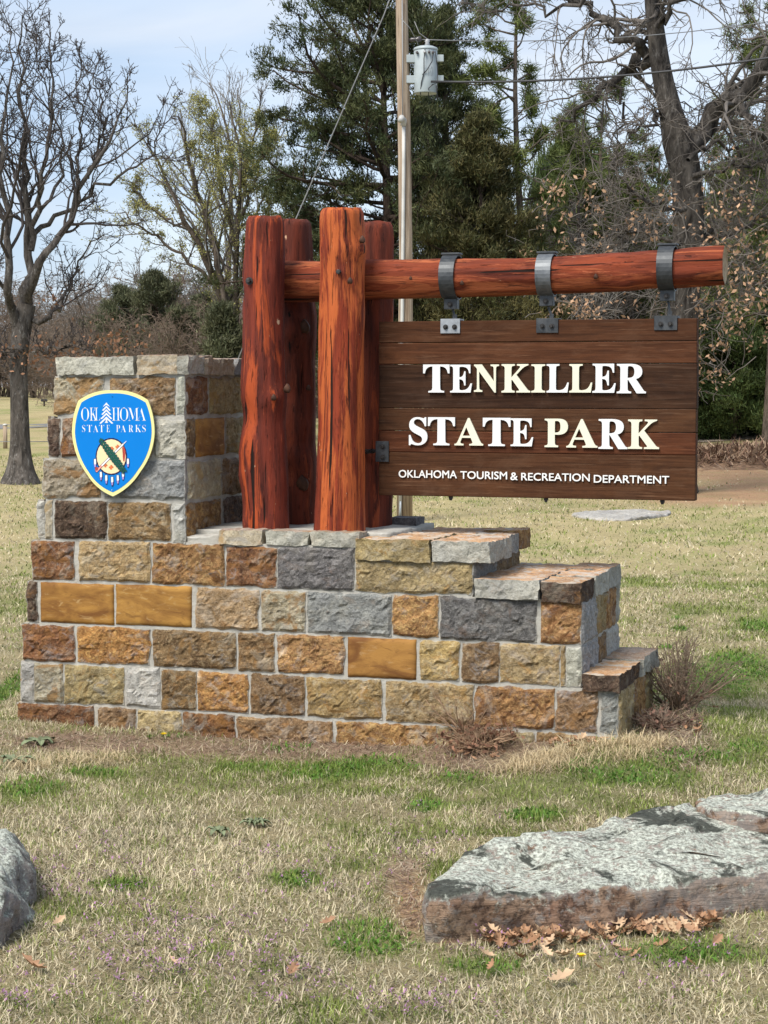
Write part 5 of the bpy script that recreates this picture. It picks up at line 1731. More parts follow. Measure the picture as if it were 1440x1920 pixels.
# ------------------------------------------------------------------ big oak on the right
rg = np.random.default_rng(202)
YR = 27.0
xg, _, _ = at_depth(1292, 900, YR)
zg = float(g(xg, YR))
py0 = 725 + (CAM_H - zg) * FPX / YR
tr, rr_ = px_limb([(1262, py0 + 6, 66, 0), (1266, 800, 60, 0), (1276, 640, 58, 0), (1288, 500, 58, 0), (1292, 400, 58, 0), (1287, 320, 58, 0), (1272, 270, 60, 0), (1258, 210, 44, 0), (1242, 150, 38, 0), (1232, 80, 34, 0), (1224, 10, 30, 0), (1218, -60, 26, 0), (1200, -140, 20, 0), (1190, -220, 12, 0)], YR, rg)
Pt, Rt = resample(tr, rr_, 44)
Rt = flare(Pt, Rt, zg, 0.5, 0.4)
limbsR = [
    [(1285, 275, 44, 0), (1322, 246, 38), (1352, 205, 34), (1392, 180, 30), (1425, 140, 26), (1455, 90, 22), (1480, 20, 18), (1500, -80, 12)],
    [(1238, 115, 28, 0), (1205, 105, 22), (1170, 125, 17), (1140, 165, 14), (1110, 185, 11), (1080, 200, 7), (1050, 225, 4)],
    [(1215, 105, 22, 0.1), (1175, 70, 18), (1140, 40, 15), (1110, 10, 12), (1075, -5, 9), (1030, -20, 6)],
    [(1095, -2, 9, 0), (1075, 18, 7), (1040, 28, 6), (990, 10, 5), (930, 18, 3.5), (860, 10, 2)],
    [(1255, 205, 10, 0), (1228, 215, 8), (1200, 235, 5), (1180, 260, 3)],
    [(1230, 50, 14, -0.3), (1260, 10, 11), (1310, -20, 9), (1370, -30, 6), (1430, -10, 4)],
    [(1300, 330, 10, -0.3), (1345, 325, 8), (1385, 310, 6), (1430, 300, 5), (1470, 330, 3)],
    [(1286, 390, 10, -0.3), (1240, 380, 8), (1190, 365, 6), (1165, 330, 5), (1150, 300, 3)],
    [(1300, 440, 10, -0.2), (1340, 445, 8), (1390, 425, 7), (1450, 400, 5), (1500, 395, 3)],
    [(1275, 455, 8, -0.2), (1230, 440, 7), (1180, 425, 5), (1130, 450, 4), (1090, 470, 2.5)],
    [(1390, 180, 18, 0), (1400, 230, 13), (1430, 260, 10), (1470, 275, 7), (1520, 290, 4)],
    [(1150, 160, 7, 0), (1160, 210, 5), (1165, 270, 4), (1170, 330, 3), (1150, 380, 2)],
    [(1290, 300, 9, -0.4), (1330, 270, 8), (1360, 260, 7), (1390, 280, 5), (1400, 330, 3.5), (1390, 380, 2.5)],
]
LB = [px_limb(l, YR, rg, 0.3) for l in limbsR]
P1, R1 = stack_limbs(LB, 16)
P1[:, 1:-1] += rg.normal(0, 0.05, P1[:, 1:-1].shape)
rmR = 0.0065
allP = np.concatenate([P1, np.stack([resample(tr[8:], rr_[8:], 16)[0]])])
allR = np.concatenate([R1, np.stack([resample(tr[8:], rr_[8:], 16)[1]])])
P2, R2 = sprout(allP, allR, 17, 0.15, 1.0, 1.0, 0.35, 0.40, 0.4, 9, 0.26, -0.02, 0.36, rmR * 1.5, rg)
P3, R3 = sprout(P2, R2, 7, 0.15, 1.0, 0.9, 0.35, 0.48, 0.4, 7, 0.30, -0.03, 0.55, rmR, rg)
P4, R4 = sprout(P3, R3, 4, 0.2, 1.0, 0.9, 0.35, 0.48, 0.35, 4, 0.3, -0.02, 0.6, rmR * 0.8, rg)
clus = []
for px, py, sx_, sy_, n in ((1270, 380, 30, 30, 60), (1300, 395, 20, 15, 40), (1060, 450, 50, 40, 90), (1110, 380, 60, 30, 60), (1330, 480, 40, 30, 110), (1400, 450, 50, 50, 110), (1350, 540, 50, 40, 110), (1420, 560, 40, 40, 50), (1345, 640, 30, 40, 40), (1420, 380, 40, 20, 80), (1060, 350, 40, 20, 30), (1340, 580, 40, 20, 70), (1075, 570, 30, 14, 40), (1330, 700, 25, 30, 30), (1190, 430, 60, 30, 50), (1355, 290, 12, 14, 16), (1440, 480, 40, 60, 90), (1220, 560, 60, 15, 40), (1115, 585, 30, 12, 25)):
    for _ in range(n):
        clus.append(at_depth(px + rg.normal(0, sx_), py + rg.normal(0, sy_), YR + rg.normal(-0.5, 0.9)))
clus = np.array(clus)
clus = clus[rg.random(len(clus)) < 0.30]
lc = np.repeat(clus, 5, 0) + rg.normal(0, 0.055, (len(clus) * 5, 3)) - np.array((0, 0, 0.05))
lcol = np.array((0.40, 0.25, 0.155)) * rg.uniform(0.5, 1.5, (len(lc), 1))
base = np.array((xg, YR, zg))
# fine lateral twigs that carry the leaf clusters
tw = unit(rg.normal(size=(len(clus), 3))) * rg.uniform(0.25, 0.7, (len(clus), 1))
q0 = clus + tw
Pc = np.stack([q0 * (1 - t) + clus * t + (rg.normal(0, 0.03, clus.shape) if 0 < t < 1 else 0) for t in (0, 0.33, 0.66, 1)], 1)
Rc = np.broadcast_to(np.linspace(0.008, 0.004, 4), Pc.shape[:2]).copy()
tree_thing('oak_tree', base, [(Pt[None], Rt[None]), (P1, R1)], [18, 8], M['bark_grey'], [(P2, R2), (P3, R3), (P4, R4), (Pc, Rc)], [5, 4, 3, 3], M['twig_grey'], leaf_cards(lc, 0.07, 0.5, lcol, rg, 0.7), M['deadleaf'],
           label='big rugged oak with crooked limbs and clinging tan leaves behind the hanging sign', cat='tree')

# ------------------------------------------------------------------ evergreens
def cedar(name, base, H, W, rg, n1=80, dens=1.0, z_lo=0.08, lean=0.0, irregular=0.35, size=0.085, tone=(0.035, 0.051, 0.019), tip=(0.074, 0.078, 0.028), trunk_r=None, profile=None, sph=16, **tags):
    base = np.array(base, float)
    tr_ = [base + np.array((lean * t * H + 0.08 * math.sin(t * 5), 0.05 * math.sin(t * 4), t * H)) for t in np.linspace(0, 1, 10)]
    r0 = trunk_r or 0.022 * H
    Pt, Rt = resample(tr_, r0 * np.linspace(1, 0.08, 10), 20)
    Rt = flare(Pt, Rt, base[2], 0.4, 0.3)
    # level 1: limbs whose reach follows the outline of the crown
    t = z_lo + (1 - z_lo) * (np.arange(n1) + rg.random(n1)) / n1
    prof = profile or (lambda q: np.clip((1 - q) ** 0.75 * (0.35 + 1.0 * np.minimum(1, q / 0.25)), 0, 2))
    reach = W / 2 * prof(t) * np.clip(rg.normal(1, irregular, n1), 0.35, 1.6)
    reach = np.maximum(reach, 0.12 * W / 2 * 0.6)
    az = rg.uniform(0, 2 * math.pi, n1)
    st = np.stack([np.interp(t * H, Pt[:, 2] - base[2], Pt[:, i]) for i in range(3)], 1)
    d = np.stack([np.cos(az), np.sin(az), np.full(n1, 0.05) + 0.75 * t ** 3], 1)
    d = unit(d)
    pts = [st]
    nseg = 8
    for s in range(nseg - 1):
        d = unit(d + rg.normal(0, 0.13, d.shape) + np.array((0, 0, 0.045)))
        pts.append(pts[-1] + d * (reach / (nseg - 1))[:, None])
    P1 = np.stack(pts, 1)
    R1 = np.maximum(np.linspace(1, 0.25, nseg)[None] * (0.010 + 0.016 * reach)[:, None], 0.006)
    P2, R2 = sprout(P1, R1, 11, 0.22, 1.0, 0.85, 0.25, 0.40, 0.35, 5, 0.2, 0.10, 0.5, 0.006, rg)
    # foliage clumps: on the twig ends and along the outer limb parts
    cl = np.concatenate([P2[:, 2:].reshape(-1, 3), P1[:, -2:].reshape(-1, 3)])
    ax_ = np.concatenate([np.repeat(unit(P2[:, -1] - P2[:, 0]), P2.shape[1] - 2, 0), np.repeat(unit(P1[:, -1] - P1[:, -3]), 2, 0)])
    keep = rg.random(len(cl)) < dens
    cl, ax_ = cl[keep], ax_[keep]
    k_ = int(sph * 2.3)
    sc = np.repeat(rg.uniform(0.6, 1.3, len(cl)), k_)[:, None]
    C = np.repeat(cl, k_, 0) + rg.normal(0, 1, (len(cl) * k_, 3)) * np.array((0.085, 0.085, 0.06)) * sc * (size / 0.085)
    A = np.repeat(ax_, k_, 0) * 0.6 + np.array((0, 0, 0.55))
    tint = np.repeat(rg.random((len(cl), 1)), k_, 0)
    v = np.repeat(rg.uniform(0.65, 1.4, (len(cl), 1)), k_, 0) * rg.uniform(0.75, 1.3, (len(cl) * k_, 1))
    cols = (np.array(tone) * (1 - tint) + np.array(tip) * tint) * v
    V, F, Cc = leaf_cards(C, size * 0.95, 0.27, cols, rg, 0, A, 0.55, tri=True)
    o = empty(name, tuple(base), **tags)
    Vt, Ft = tubes([(Pt[None], Rt[None]), (P1, R1), (P2, R2)], [10, 5, 3])
    link('trunk', npmesh('trunk', Vt - base, Ft, M['bark_cedar']), o)
    link('crown', npmesh('crown', V - base, F, M['needle'], cols=Cc, smooth=False), o)
    return o

def gbase(px, Y):
    q = at_depth(px, 800, Y)
    return (q[0], Y, float(g(q[0], Y)))
def hgt(py, Y, b): return at_depth(720, py, Y)[2] - b[2]

rg = np.random.default_rng(303)
b = gbase(722, 38)
prof_big = lambda q: np.where(q < 0.30, 0.75 + 0.6 * q, np.where(q < 0.72, 0.98 - 0.25 * (q - 0.3) / 0.42, np.clip(0.80 * (1 - q) / 0.28, 0.10, 1) ** 0.8))
cedar('cedar_tree', b, hgt(-90, 38, b), 4.9, rg, n1=120, dens=0.78, z_lo=0.14, irregular=0.34, size=0.085, profile=prof_big, trunk_r=0.17, sph=25, label='tall dark ragged cedar rising behind the log posts', cat='cedar tree')
b = gbase(905, 36)
cedar('cedar_tree', b, hgt(225, 36, b), 2.9, rg, n1=110, dens=0.95, z_lo=0.05, irregular=0.3, tone=(0.042, 0.050, 0.017), tip=(0.092, 0.078, 0.028), sph=17, label='shorter olive brown cedar right of the utility pole', cat='cedar tree')
b = gbase(838, 43)
cedar('cedar_tree', b, hgt(28, 43, b), 3.2, rg, n1=100, dens=0.9, z_lo=0.2, irregular=0.4, sph=15, label='slender dark cedar with pointed top behind the transformer', cat='cedar tree')
BUSH = []
# low dense evergreens at the right edge and in the thicket behind the wall
for px, Y, top, wd, lb in ((1375, 42, 625, 3.0, 'dense low cedar bush at the right edge of the lawn'), (1325, 44, 600, 3.0, 'dense low cedar bush half hidden by the sign edge'), (1440, 43, 570, 3.0, 'taller cedar bush at the far right behind the clay mound'), (1180, 47, 520, 3.0, 'dark cedar behind the hanging sign'), (1010, 46, 470, 2.8, 'dark cedar between the strap irons beyond the beam'), (1395, 50, 330, 3.6, 'tall dark evergreen at the far right behind the oak branches'), (1340, 53, 430, 3.0, 'dark evergreen just right of the big oak trunk'), (1120, 52, 330, 3.4, 'broad dark evergreen left of the big oak trunk, seen through its twigs'), (1215, 54, 390, 3.2, 'dark evergreen directly behind the big oak trunk'), (1060, 50, 300, 3.0, 'dark evergreen beyond the middle strap iron'), (1465, 52, 250, 4.0, 'tall evergreen cut by the right edge of the view')):
    b = gbase(px, Y)
    if len(BUSH) >= 2:
        src, h_, w_ = BUSH[int(rg.integers(0, 2))]
        o = src.copy()
        COL.objects.link(o)
        o.location, o.rotation_euler = b, (0, 0, rg.uniform(0, 6.28))
        o.scale = (wd / w_, wd / w_, hgt(top, Y, b) / h_)
        o['label'] = lb
        for ch in src.children:
            c_ = ch.copy()
            COL.objects.link(c_)
            c_.parent = o
        continue
    o = cedar('cedar_bush', b, hgt(top, Y, b), wd, rg, n1=64, dens=1.0, z_lo=0.02, irregular=0.22, size=0.10, tone=(0.046, 0.078, 0.022), tip=(0.09, 0.115, 0.034), sph=16, label=lb, cat='cedar bush', group='dark evergreens along the wood edge')
    BUSH.append((o, hgt(top, Y, b), wd))
for px, Y, top, wd, lb in ((300, 50, 520, 3.4, 'rounded dark cedar in the brown thicket behind the pillar'), (232, 54, 545, 2.6, 'small dark cedar in the thicket left of the rounded one'), (425, 38, 582, 1.3, 'little olive cedar beside the left log post'), (390, 52, 560, 2.4, 'dull cedar between the pillar and the log posts')):
    b = gbase(px, Y)
    cedar('cedar_bush', b, hgt(top, Y, b), wd, rg, n1=60, dens=0.75, z_lo=0.05, irregular=0.3, size=0.085, tone=(0.06, 0.072, 0.034), tip=(0.105, 0.105, 0.055), sph=13, label=lb, cat='cedar bush')

# pines: tufts of long needles on open limbs
def pine(name, base, H, W, rg, n1, trunk_r, z_lo, **tags):
    base = np.array(base, float)
    tr_ = [base + np.array((0.10 * math.sin(t * 6), 0.06 * math.sin(t * 5), t * H)) for t in np.linspace(0, 1, 12)]
    Pt, Rt = resample(tr_, trunk_r * np.linspace(1, 0.15, 12), 24)
    t = z_lo + (1 - z_lo) * (np.arange(n1) + rg.random(n1)) / n1
    reach = W / 2 * np.clip(1.15 - 0.7 * t, 0.2, 1) * rg.uniform(0.5, 1.25, n1)
    az = rg.uniform(0, 2 * math.pi, n1)
    st = np.stack([np.interp(t * H, Pt[:, 2] - base[2], Pt[:, i]) for i in range(3)], 1)
    d = unit(np.stack([np.cos(az), np.sin(az), rg.uniform(-0.05, 0.5, n1)], 1))
    pts = [st]
    for s in range(7):
        d = unit(d + rg.normal(0, 0.16, d.shape) + np.array((0, 0, 0.06)))
        pts.append(pts[-1] + d * (reach / 7)[:, None])
    P1 = np.stack(pts, 1)
    R1 = np.maximum(np.linspace(1, 0.3, 8)[None] * (0.008 + 0.016 * reach)[:, None], 0.007)
    P2, R2 = sprout(P1, R1, 6, 0.35, 1.0, 0.7, 0.25, 0.36, 0.3, 5, 0.2, 0.12, 0.55, 0.006, rg)
    cl = np.concatenate([P2[:, -1], P2[:, -2], P1[:, -1]])
    k_ = 26
    C = np.repeat(cl, k_, 0) + rg.normal(0, 0.045, (len(cl) * k_, 3))
    tint = np.repeat(rg.random((len(cl), 1)), k_, 0)
    cols = (np.array((0.075, 0.10, 0.025)) * (1 - tint) + np.array((0.13, 0.15, 0.04)) * tint) * rg.uniform(0.6, 1.4, (len(C), 1))
    V, F, Cc = leaf_cards(C, 0.17, 0.12, cols, rg, -0.35, tri=True)
    o = empty(name, tuple(base), **tags)
    Vt, Ft = tubes([(Pt[None], Rt[None]), (P1, R1), (P2, R2)], [10, 5, 3])
    link('trunk', npmesh('trunk', Vt - base, Ft, M['bark_brown']), o)
    link('crown', npmesh('crown', V - base, F, M['needle'], cols=Cc, smooth=False), o)
rg = np.random.default_rng(404)
b = gbase(972, 37)
pine('pine_tree', b, hgt(-60, 37, b), 3.0, rg, 38, 0.12, 0.35, label='thin straight pine with tufted needles between the pole and the big oak', cat='pine tree')
b = gbase(1130, 42)
pine('pine_tree', b, hgt(170, 42, b), 3.2, rg, 40, 0.11, 0.25, label='green pine seen through the limbs of the big oak', cat='pine tree')
b = gbase(1440, 40)
pine('pine_tree', b, hgt(-40, 40, b), 3.6, rg, 44, 0.14, 0.25, label='pine behind the big oak at the right edge', cat='pine tree')
for px, Y, top, wd, lb in ((1090, 40, 240, 2.6, 'bright green pine just left of the big oak, above the middle strap iron'), (1180, 41, 300, 2.4, 'bushy green pine tucked against the left side of the big oak trunk'), (1365, 48, 250, 2.8, 'green pine under the right hand limb of the big oak')):
    b = gbase(px, Y)
    pine('pine_tree', b, hgt(top, Y, b), wd, rg, 46, 0.09, 0.2, label=lb, cat='pine tree')
b = gbase(1235, 44)
pine('pine_tree', b, hgt(290, 44, b), 2.6, rg, 34, 0.10, 0.2, label='short bluish pine just behind the big oak trunk', cat='pine tree')

# ------------------------------------------------------------------ leafing trees left of the posts
def broadleaf(name, base, stems, rg, spec, bark, twig, trunk_sides=8, leaf=None, **tags):
    """stems: list of 3D limb (points, radii); spec: levels of twigs"""
    P1, R1 = stack_limbs(stems, 16)
    P1[:, 1:-1] += rg.normal(0, 0.03, P1[:, 1:-1].shape)
    groups, sides = [], []
    P, Rr = P1, R1
    for (k_, t0, a, lf, n, wg, tp, rf, rm, s) in spec:
        P, Rr = sprout(P, Rr, k_, t0, 1.0, a, 0.22, lf, 0.35, n, wg, tp, rf, rm, rg)
        groups.append((P, Rr)); sides.append(s)
    lv = None
    if leaf:
        n_, sz, ca, cb, thr = leaf
        src = np.concatenate([gq[0][:, 1:].reshape(-1, 3) for gq in groups[-2:]])
        C = src[rg.integers(0, len(src), n_)] + rg.normal(0, 0.04, (n_, 3))
        if thr is not None: C = C[thr(C, rg)]
        t = rg.random((len(C), 1))
        lv = leaf_cards(C, sz, 0.5, (np.array(ca) * t + np.array(cb) * (1 - t)) * rg.uniform(0.7, 1.35, (len(C), 1)), rg)
    return tree_thing(name, np.array(base), [(P1, R1)], [trunk_sides], bark, groups, sides, twig, lv, M['blade'], 'leaves', **tags)

def stem_px(pts, Y, rg, dj=0.25): return px_limb(pts, Y, rg, dj)

rg = np.random.default_rng(505)
Y1 = 40.0
b = gbase(432, Y1)
by = 725 + (CAM_H - b[2]) * FPX / Y1
st = [stem_px(s, Y1, rg) for s in (
    [(435, by, 18, 0), (425, 600, 15), (405, 540, 13), (385, 500, 12), (355, 430, 10), (325, 370, 7), (300, 320, 5), (275, 270, 3)],
    [(432, 640, 12, 0), (415, 520, 10), (395, 440, 9), (370, 350, 7), (345, 270, 5), (335, 220, 3)],
    [(438, by, 14, 0), (440, 600, 12), (445, 520, 10), (448, 430, 8), (450, 340, 6), (445, 250, 4), (430, 190, 2)],
    [(446, 480, 8, 0), (425, 400, 7), (410, 330, 5), (400, 250, 4), (395, 200, 2)],
    [(447, 430, 7, 0), (475, 350, 5), (490, 290, 4), (495, 240, 2)],
    [(400, 530, 8, 0), (350, 490, 6), (300, 450, 5), (260, 420, 4), (225, 400, 2)],
    [(440, 560, 8, 0.3), (470, 500, 6), (490, 440, 5), (510, 380, 3)],
    [(355, 430, 6, 0), (310, 410, 5), (270, 380, 4), (240, 340, 2)])]
SPW = [(14, 0.2, 0.6, 0.36, 8, 0.13, 0.05, 0.5, 0.008, 4), (7, 0.15, 0.6, 0.5, 6, 0.16, 0.03, 0.55, 0.006, 3), (3, 0.2, 0.7, 0.5, 4, 0.2, 0.0, 0.6, 0.005, 3)]
broadleaf('budding_tree', b, st, rg, SPW, M['bark_brown'], M['twig_grey'], leaf=(60000, 0.045, (0.36, 0.34, 0.12), (0.24, 0.235, 0.08), lambda C, r: r.random(len(C)) < np.clip(0.35 + (C[:, 0] + 4.6) * 0.25, 0.15, 0.95)),
          label='budding yellow green tree with spreading stems left of the log posts', cat='tree')
# tall bare grey tree further off behind it
Y2 = 58.0
b = gbase(420, Y2)
st = [stem_px(s, Y2, rg, 0.4) for s in (
    [(420, 700, 14, 0), (425, 560, 12), (430, 430, 9), (438, 330, 7), (432, 250, 5), (412, 190, 3), (392, 155, 2)],
    [(428, 480, 8, 0), (455, 380, 6), (462, 300, 5), (450, 230, 4), (446, 165, 2)],
    [(427, 520, 8, 0), (390, 420, 6), (360, 330, 5), (345, 260, 3), (338, 205, 2)],
    [(440, 350, 6, 0), (475, 270, 5), (485, 210, 3), (490, 170, 2)],
    [(430, 450, 6, 0), (480, 400, 5), (510, 340, 3), (520, 290, 2)])]
broadleaf('bare_tree', b, st, rg, [(14, 0.3, 0.5, 0.34, 8, 0.14, 0.10, 0.5, 0.010, 4), (7, 0.2, 0.5, 0.5, 6, 0.16, 0.08, 0.55, 0.008, 3), (3, 0.2, 0.6, 0.5, 4, 0.2, 0.05, 0.6, 0.007, 3)], M['bark_brown'], M['twig_pale'],
          label='tall bare pale grey tree behind the budding tree', cat='tree')

# ------------------------------------------------------------------ wood edge: bare scrub trees copied from a few grown ones
def scrub_proto(name, H, W, rg, twig, n_stem=5, dens=1.0, leaf=None, lite=False):
    st = []
    for i in range(n_stem):
        a = rg.uniform(0, 2 * math.pi)
        sp = rg.uniform(0.15, 0.5) * W
        pts = [np.array((rg.normal(0, 0.06), rg.normal(0, 0.06), 0.0))]
        for t in np.linspace(0.15, 1, 6):
            pts.append(np.array((math.cos(a) * sp * t ** 1.2 + rg.normal(0, 0.06), math.sin(a) * sp * t ** 1.2 + rg.normal(0, 0.06), H * t * rg.uniform(0.92, 1.04))))
        st.append((np.array(pts), np.linspace(0.030, 0.008, 7) * H / 4))
    P1, R1 = stack_limbs(st, 14)
    groups = [(P1, R1)]
    P2, R2 = sprout(P1, R1, int(14 * dens), 0.08, 1.0, 0.8, 0.3, 0.36, 0.4, 7, 0.22, 0.05, 0.5, 0.009, rg)
    P3, R3 = sprout(P2, R2, 7, 0.15, 1.0, 0.8, 0.3, 0.5, 0.4, 5, 0.26, 0.02, 0.55, 0.0075, rg)
    P4, R4 = sprout(P3, R3, 2 if lite else 3, 0.2, 1.0, 0.8, 0.3, 0.5, 0.3, 3, 0.26, 0.0, 0.6, 0.011 if lite else 0.006, rg)
    Vt, Ft = tubes([(P1, R1)], [6])
    mt = npmesh('trunk', Vt, Ft, M['bark_brown'])
    Vc, Fc = tubes([(P2, R2), (P3, R3), (P4, R4)], [4, 3, 3])
    mc = npmesh('crown', Vc, Fc, twig)
    return mt, mc
rg = np.random.default_rng(606)
PROT = [scrub_proto('a', 4.2, 3.0, rg, M['twig_brown']), scrub_proto('b', 4.6, 3.4, rg, M['twig_grey'], 6), scrub_proto('c', 3.4, 3.2, rg, M['twig_brown'], 7, 1.2), scrub_proto('d', 4.4, 3.4, rg, M['twig_pale'], 6, 1.1)]
def scrub(px, Y, top, kind, label, group, wscale=1.0):
    b = gbase(px, Y)
    H = hgt(top, Y, b)
    h0 = (4.2, 4.6, 3.4, 4.4)[kind]
    if 'distant' not in label:
        mark = next(t_ for lim, t_ in ((105, 'left of the stone pillar'), (215, 'above the left half of the pillar'), (300, 'above the right half of the pillar'), (360, 'above the pillar corner'), (455, 'between the pillar and the left log post'), (600, 'behind the left pair of log posts'), (745, 'behind the right pair of log posts'), (850, 'left of the first strap iron'), (940, 'just right of the first strap iron'), (1025, 'just left of the middle strap iron'), (1100, 'just right of the middle strap iron'), (1170, 'between the middle and last strap irons'), (1250, 'just left of the last strap iron'), (1330, 'at the end of the beam'), (1385, 'just past the end of the beam'), (3000, 'at the far right past the sign')) if px < lim)
        label = ('brown bare scrub tree', 'grey bare scrub tree', 'low bushy brown scrub', 'pale bare scrub tree')[kind] + ', ' + ('tall' if top < 480 else 'short') + ', ' + mark
        group = GL
    o = empty('scrub_tree', b, rg.uniform(0, 6.28), label=label, cat='scrub tree', group=group)
    s = H / h0
    o.scale = (s * wscale, s * wscale, s)
    for nm, me in zip(('trunk', 'crown'), PROT[kind]):
        link(nm, me, o)
    return o
GL = 'bare scrub trees along the wood edge'
LBL = ['brown twiggy scrub tree in the thicket behind the stone pillar', 'grey twiggy scrub tree at the wood edge', 'low bushy brown scrub in the thicket', 'pale grey twiggy scrub tree below the beam and beyond it']
# thicket behind the pillar
for px, Y, top, kd in ((140, 58, 585, 0), (185, 54, 560, 1), (215, 60, 520, 0), (255, 56, 545, 2), (300, 62, 500, 1), (340, 52, 520, 0), (365, 57, 545, 2), (400, 50, 560, 0), (430, 55, 530, 1), (455, 48, 575, 2), (330, 46, 600, 2), (210, 48, 610, 2), (270, 47, 615, 0), (385, 45, 610, 2), (480, 52, 540, 0), (160, 50, 620, 2), (500, 60, 470, 1), (560, 58, 480, 0), (600, 56, 500, 2), (120, 66, 560, 1), (425, 43, 625, 2)):
    scrub(px, Y, top, kd, LBL[kd], GL + (' behind the pillar' if kd != 1 else ' in grey'), 1.15)
# far wood to the left, beyond the meadow
for i in range(34):
    px = -330 + i * (30 if i < 9 else 0) + max(0, i - 9) * 12.5 + (0 if i < 9 else 270) + rg.uniform(-6, 6)
    Y = rg.uniform(80, 112)
    kd = int(rg.integers(0, 3))
    scrub(px, Y, 600 + rg.uniform(-45, 50), kd, 'distant brown bare tree in the wood beyond the meadow', 'distant bare trees beyond the meadow', 1.2)
# grey twiggy growth right of the posts, beyond the beam
for px, Y, top, kd in ((800, 44, 520, 1), (870, 41, 430, 3), (930, 40, 400, 1), (985, 42, 420, 1), (1040, 40, 420, 3), (1090, 43, 400, 1), (1140, 41, 400, 1), (1190, 43, 420, 3), (1000, 38, 480, 3), (1070, 37, 500, 3), (1150, 38, 500, 1), (1230, 45, 380, 1), (1430, 45, 430, 1), (1290, 46, 500, 0), (900, 48, 480, 0), (760, 50, 500, 0), (690, 52, 520, 1), (650, 50, 520, 0)):
    scrub(px, Y, top, kd, LBL[3] if kd == 3 else 'twiggy bare scrub tree beyond the hanging sign', GL + (' beyond the beam' if kd == 3 else ' beyond the sign'), 1.2)
# far wood closing the view behind everything: one mass of many trees
fw = []
LIGHT = [scrub_proto('e', 4.4, 3.6, rg, M['twig_brown'], 4, 0.6, lite=True), scrub_proto('f', 4.4, 3.8, rg, M['twig_brown'], 5, 0.6, lite=True)]
for kd in (0, 1):
    me = LIGHT[kd][1]
    n = len(me.vertices)
    co_ = np.empty(n * 3, np.float32)
    me.vertices.foreach_get('co', co_)
    co_ = co_.reshape(-1, 3)
    fq = np.empty(len(me.loops), np.int32)
    me.loops.foreach_get('vertex_index', fq)
    fw.append((co_, fq.reshape(-1, 4)))
Vs, Fs, off = [], [], 0
for i in range(26):
    co_, fq = fw[i % 2]
    Y = rg.uniform(115, 135)
    X = -0.34 * Y + 0.68 * Y * (i + rg.uniform(0, 1)) / 26
    s = rg.uniform(1.3, 1.9)
    a = rg.uniform(0, 6.28)
    Rz = np.array(((math.cos(a), -math.sin(a), 0), (math.sin(a), math.cos(a), 0), (0, 0, 1)))
    sel = rg.random(len(fq)) < 1.0
    V = (co_ * np.array((2.4, 2.4, 1.0)) * s) @ Rz.T + np.array((X, Y, float(g(X, Y))))
    Vs.append(V); Fs.append(fq + off); off += len(V)
tag(link('far_woods', npmesh('far_woods', np.vstack(Vs), np.vstack(Fs), M['twig_brown'])), kind='stuff')

# ------------------------------------------------------------------ dead shrubs by the wall
def shrub(px, py, H, W, rg, twig, label, n_stem=26, curl=0.0, leaf_n=0, lc=(0.22, 0.12, 0.08)):
    c0 = on_ground(px, py)
    st = []
    for i in range(n_stem):
        a = rg.uniform(0, 2 * math.pi)
        sp = W / 2 * rg.random() ** 0.6
        h = H * rg.uniform(0.6, 1.05) * (1 - 0.35 * (sp / (W / 2)))
        pts = [np.array((rg.normal(0, W * 0.07), rg.normal(0, W * 0.07), 0.0))]
        for t in np.linspace(0.2, 1, 5):
            pts.append(np.array((math.cos(a) * sp * t + rg.normal(0, 0.012), math.sin(a) * sp * t + rg.normal(0, 0.012), h * (t - curl * t * t))))
        st.append((np.array(pts), np.linspace(0.0048, 0.0016, 6)))
    P1, R1 = stack_limbs(st, 9)
    P2, R2 = sprout(P1, R1, 7, 0.25, 1.0, 0.6, 0.3, 0.35, 0.4, 5, 0.25, 0.02, 0.6, 0.0013, rg)
    P3, R3 = sprout(P2, R2, 4, 0.2, 1.0, 0.7, 0.3, 0.45, 0.4, 4, 0.25, 0.0, 0.7, 0.0010, rg)
    o = empty('dead_shrub', tuple(c0), label=label, cat='shrub')
    V, F = tubes([(P1, R1)], [5])
    link('stem', npmesh('stem', V, F, twig), o)['kind'] = 'stuff'
    V, F = tubes([(P2, R2), (P3, R3)], [3, 3])
    link('twigs', npmesh('twigs', V, F, twig), o)['kind'] = 'stuff'
    if leaf_n:
        src = np.concatenate([P2.reshape(-1, 3), P3.reshape(-1, 3)])
        src = src[src[:, 2] < H * 0.6]
        C = src[rg.integers(0, len(src), leaf_n)] + rg.normal(0, 0.012, (leaf_n, 3))
        V, F, Cc = leaf_cards(C, 0.028, 0.5, np.array(lc) * rg.uniform(0.5, 1.6, (leaf_n, 1)), rg, 0.3)
        link('dry_leaves', npmesh('dry_leaves', V, F, M['deadleaf'], cols=Cc, smooth=False), o)['kind'] = 'stuff'
    return o
rg = np.random.default_rng(707)
M['shrubtwig'] = plain('pinkish brown dry twig', (0.20, 0.145, 0.105), 0.85, 0.2, var=0.4, scale=20)
M['shrubtwig2'] = plain('straw brown dry twig', (0.30, 0.20, 0.125), 0.85, 0.2, var=0.4, scale=20)
shrub(1272, 1342, 0.43, 0.66, rg, M['shrubtwig'], 'bare pinkish brown shrub growing beside the lowest step of the wall', 52, leaf_n=60)
shrub(1240, 1365, 0.10, 0.42, rg, M['shrubtwig'], 'low mat of dry brown stems at the right foot of the wall', 40, leaf_n=260, lc=(0.16, 0.09, 0.065))
shrub(895, 1410, 0.18, 0.46, rg, M['shrubtwig2'], 'dried curled brown shrub in front of the wall', 60, curl=0.35, leaf_n=420, lc=(0.23, 0.12, 0.075))
shrub(880, 1398, 0.34, 0.46, rg, M['shrubtwig2'], 'sparse tall straw stems rising from the dried shrub in front of the wall', 14)
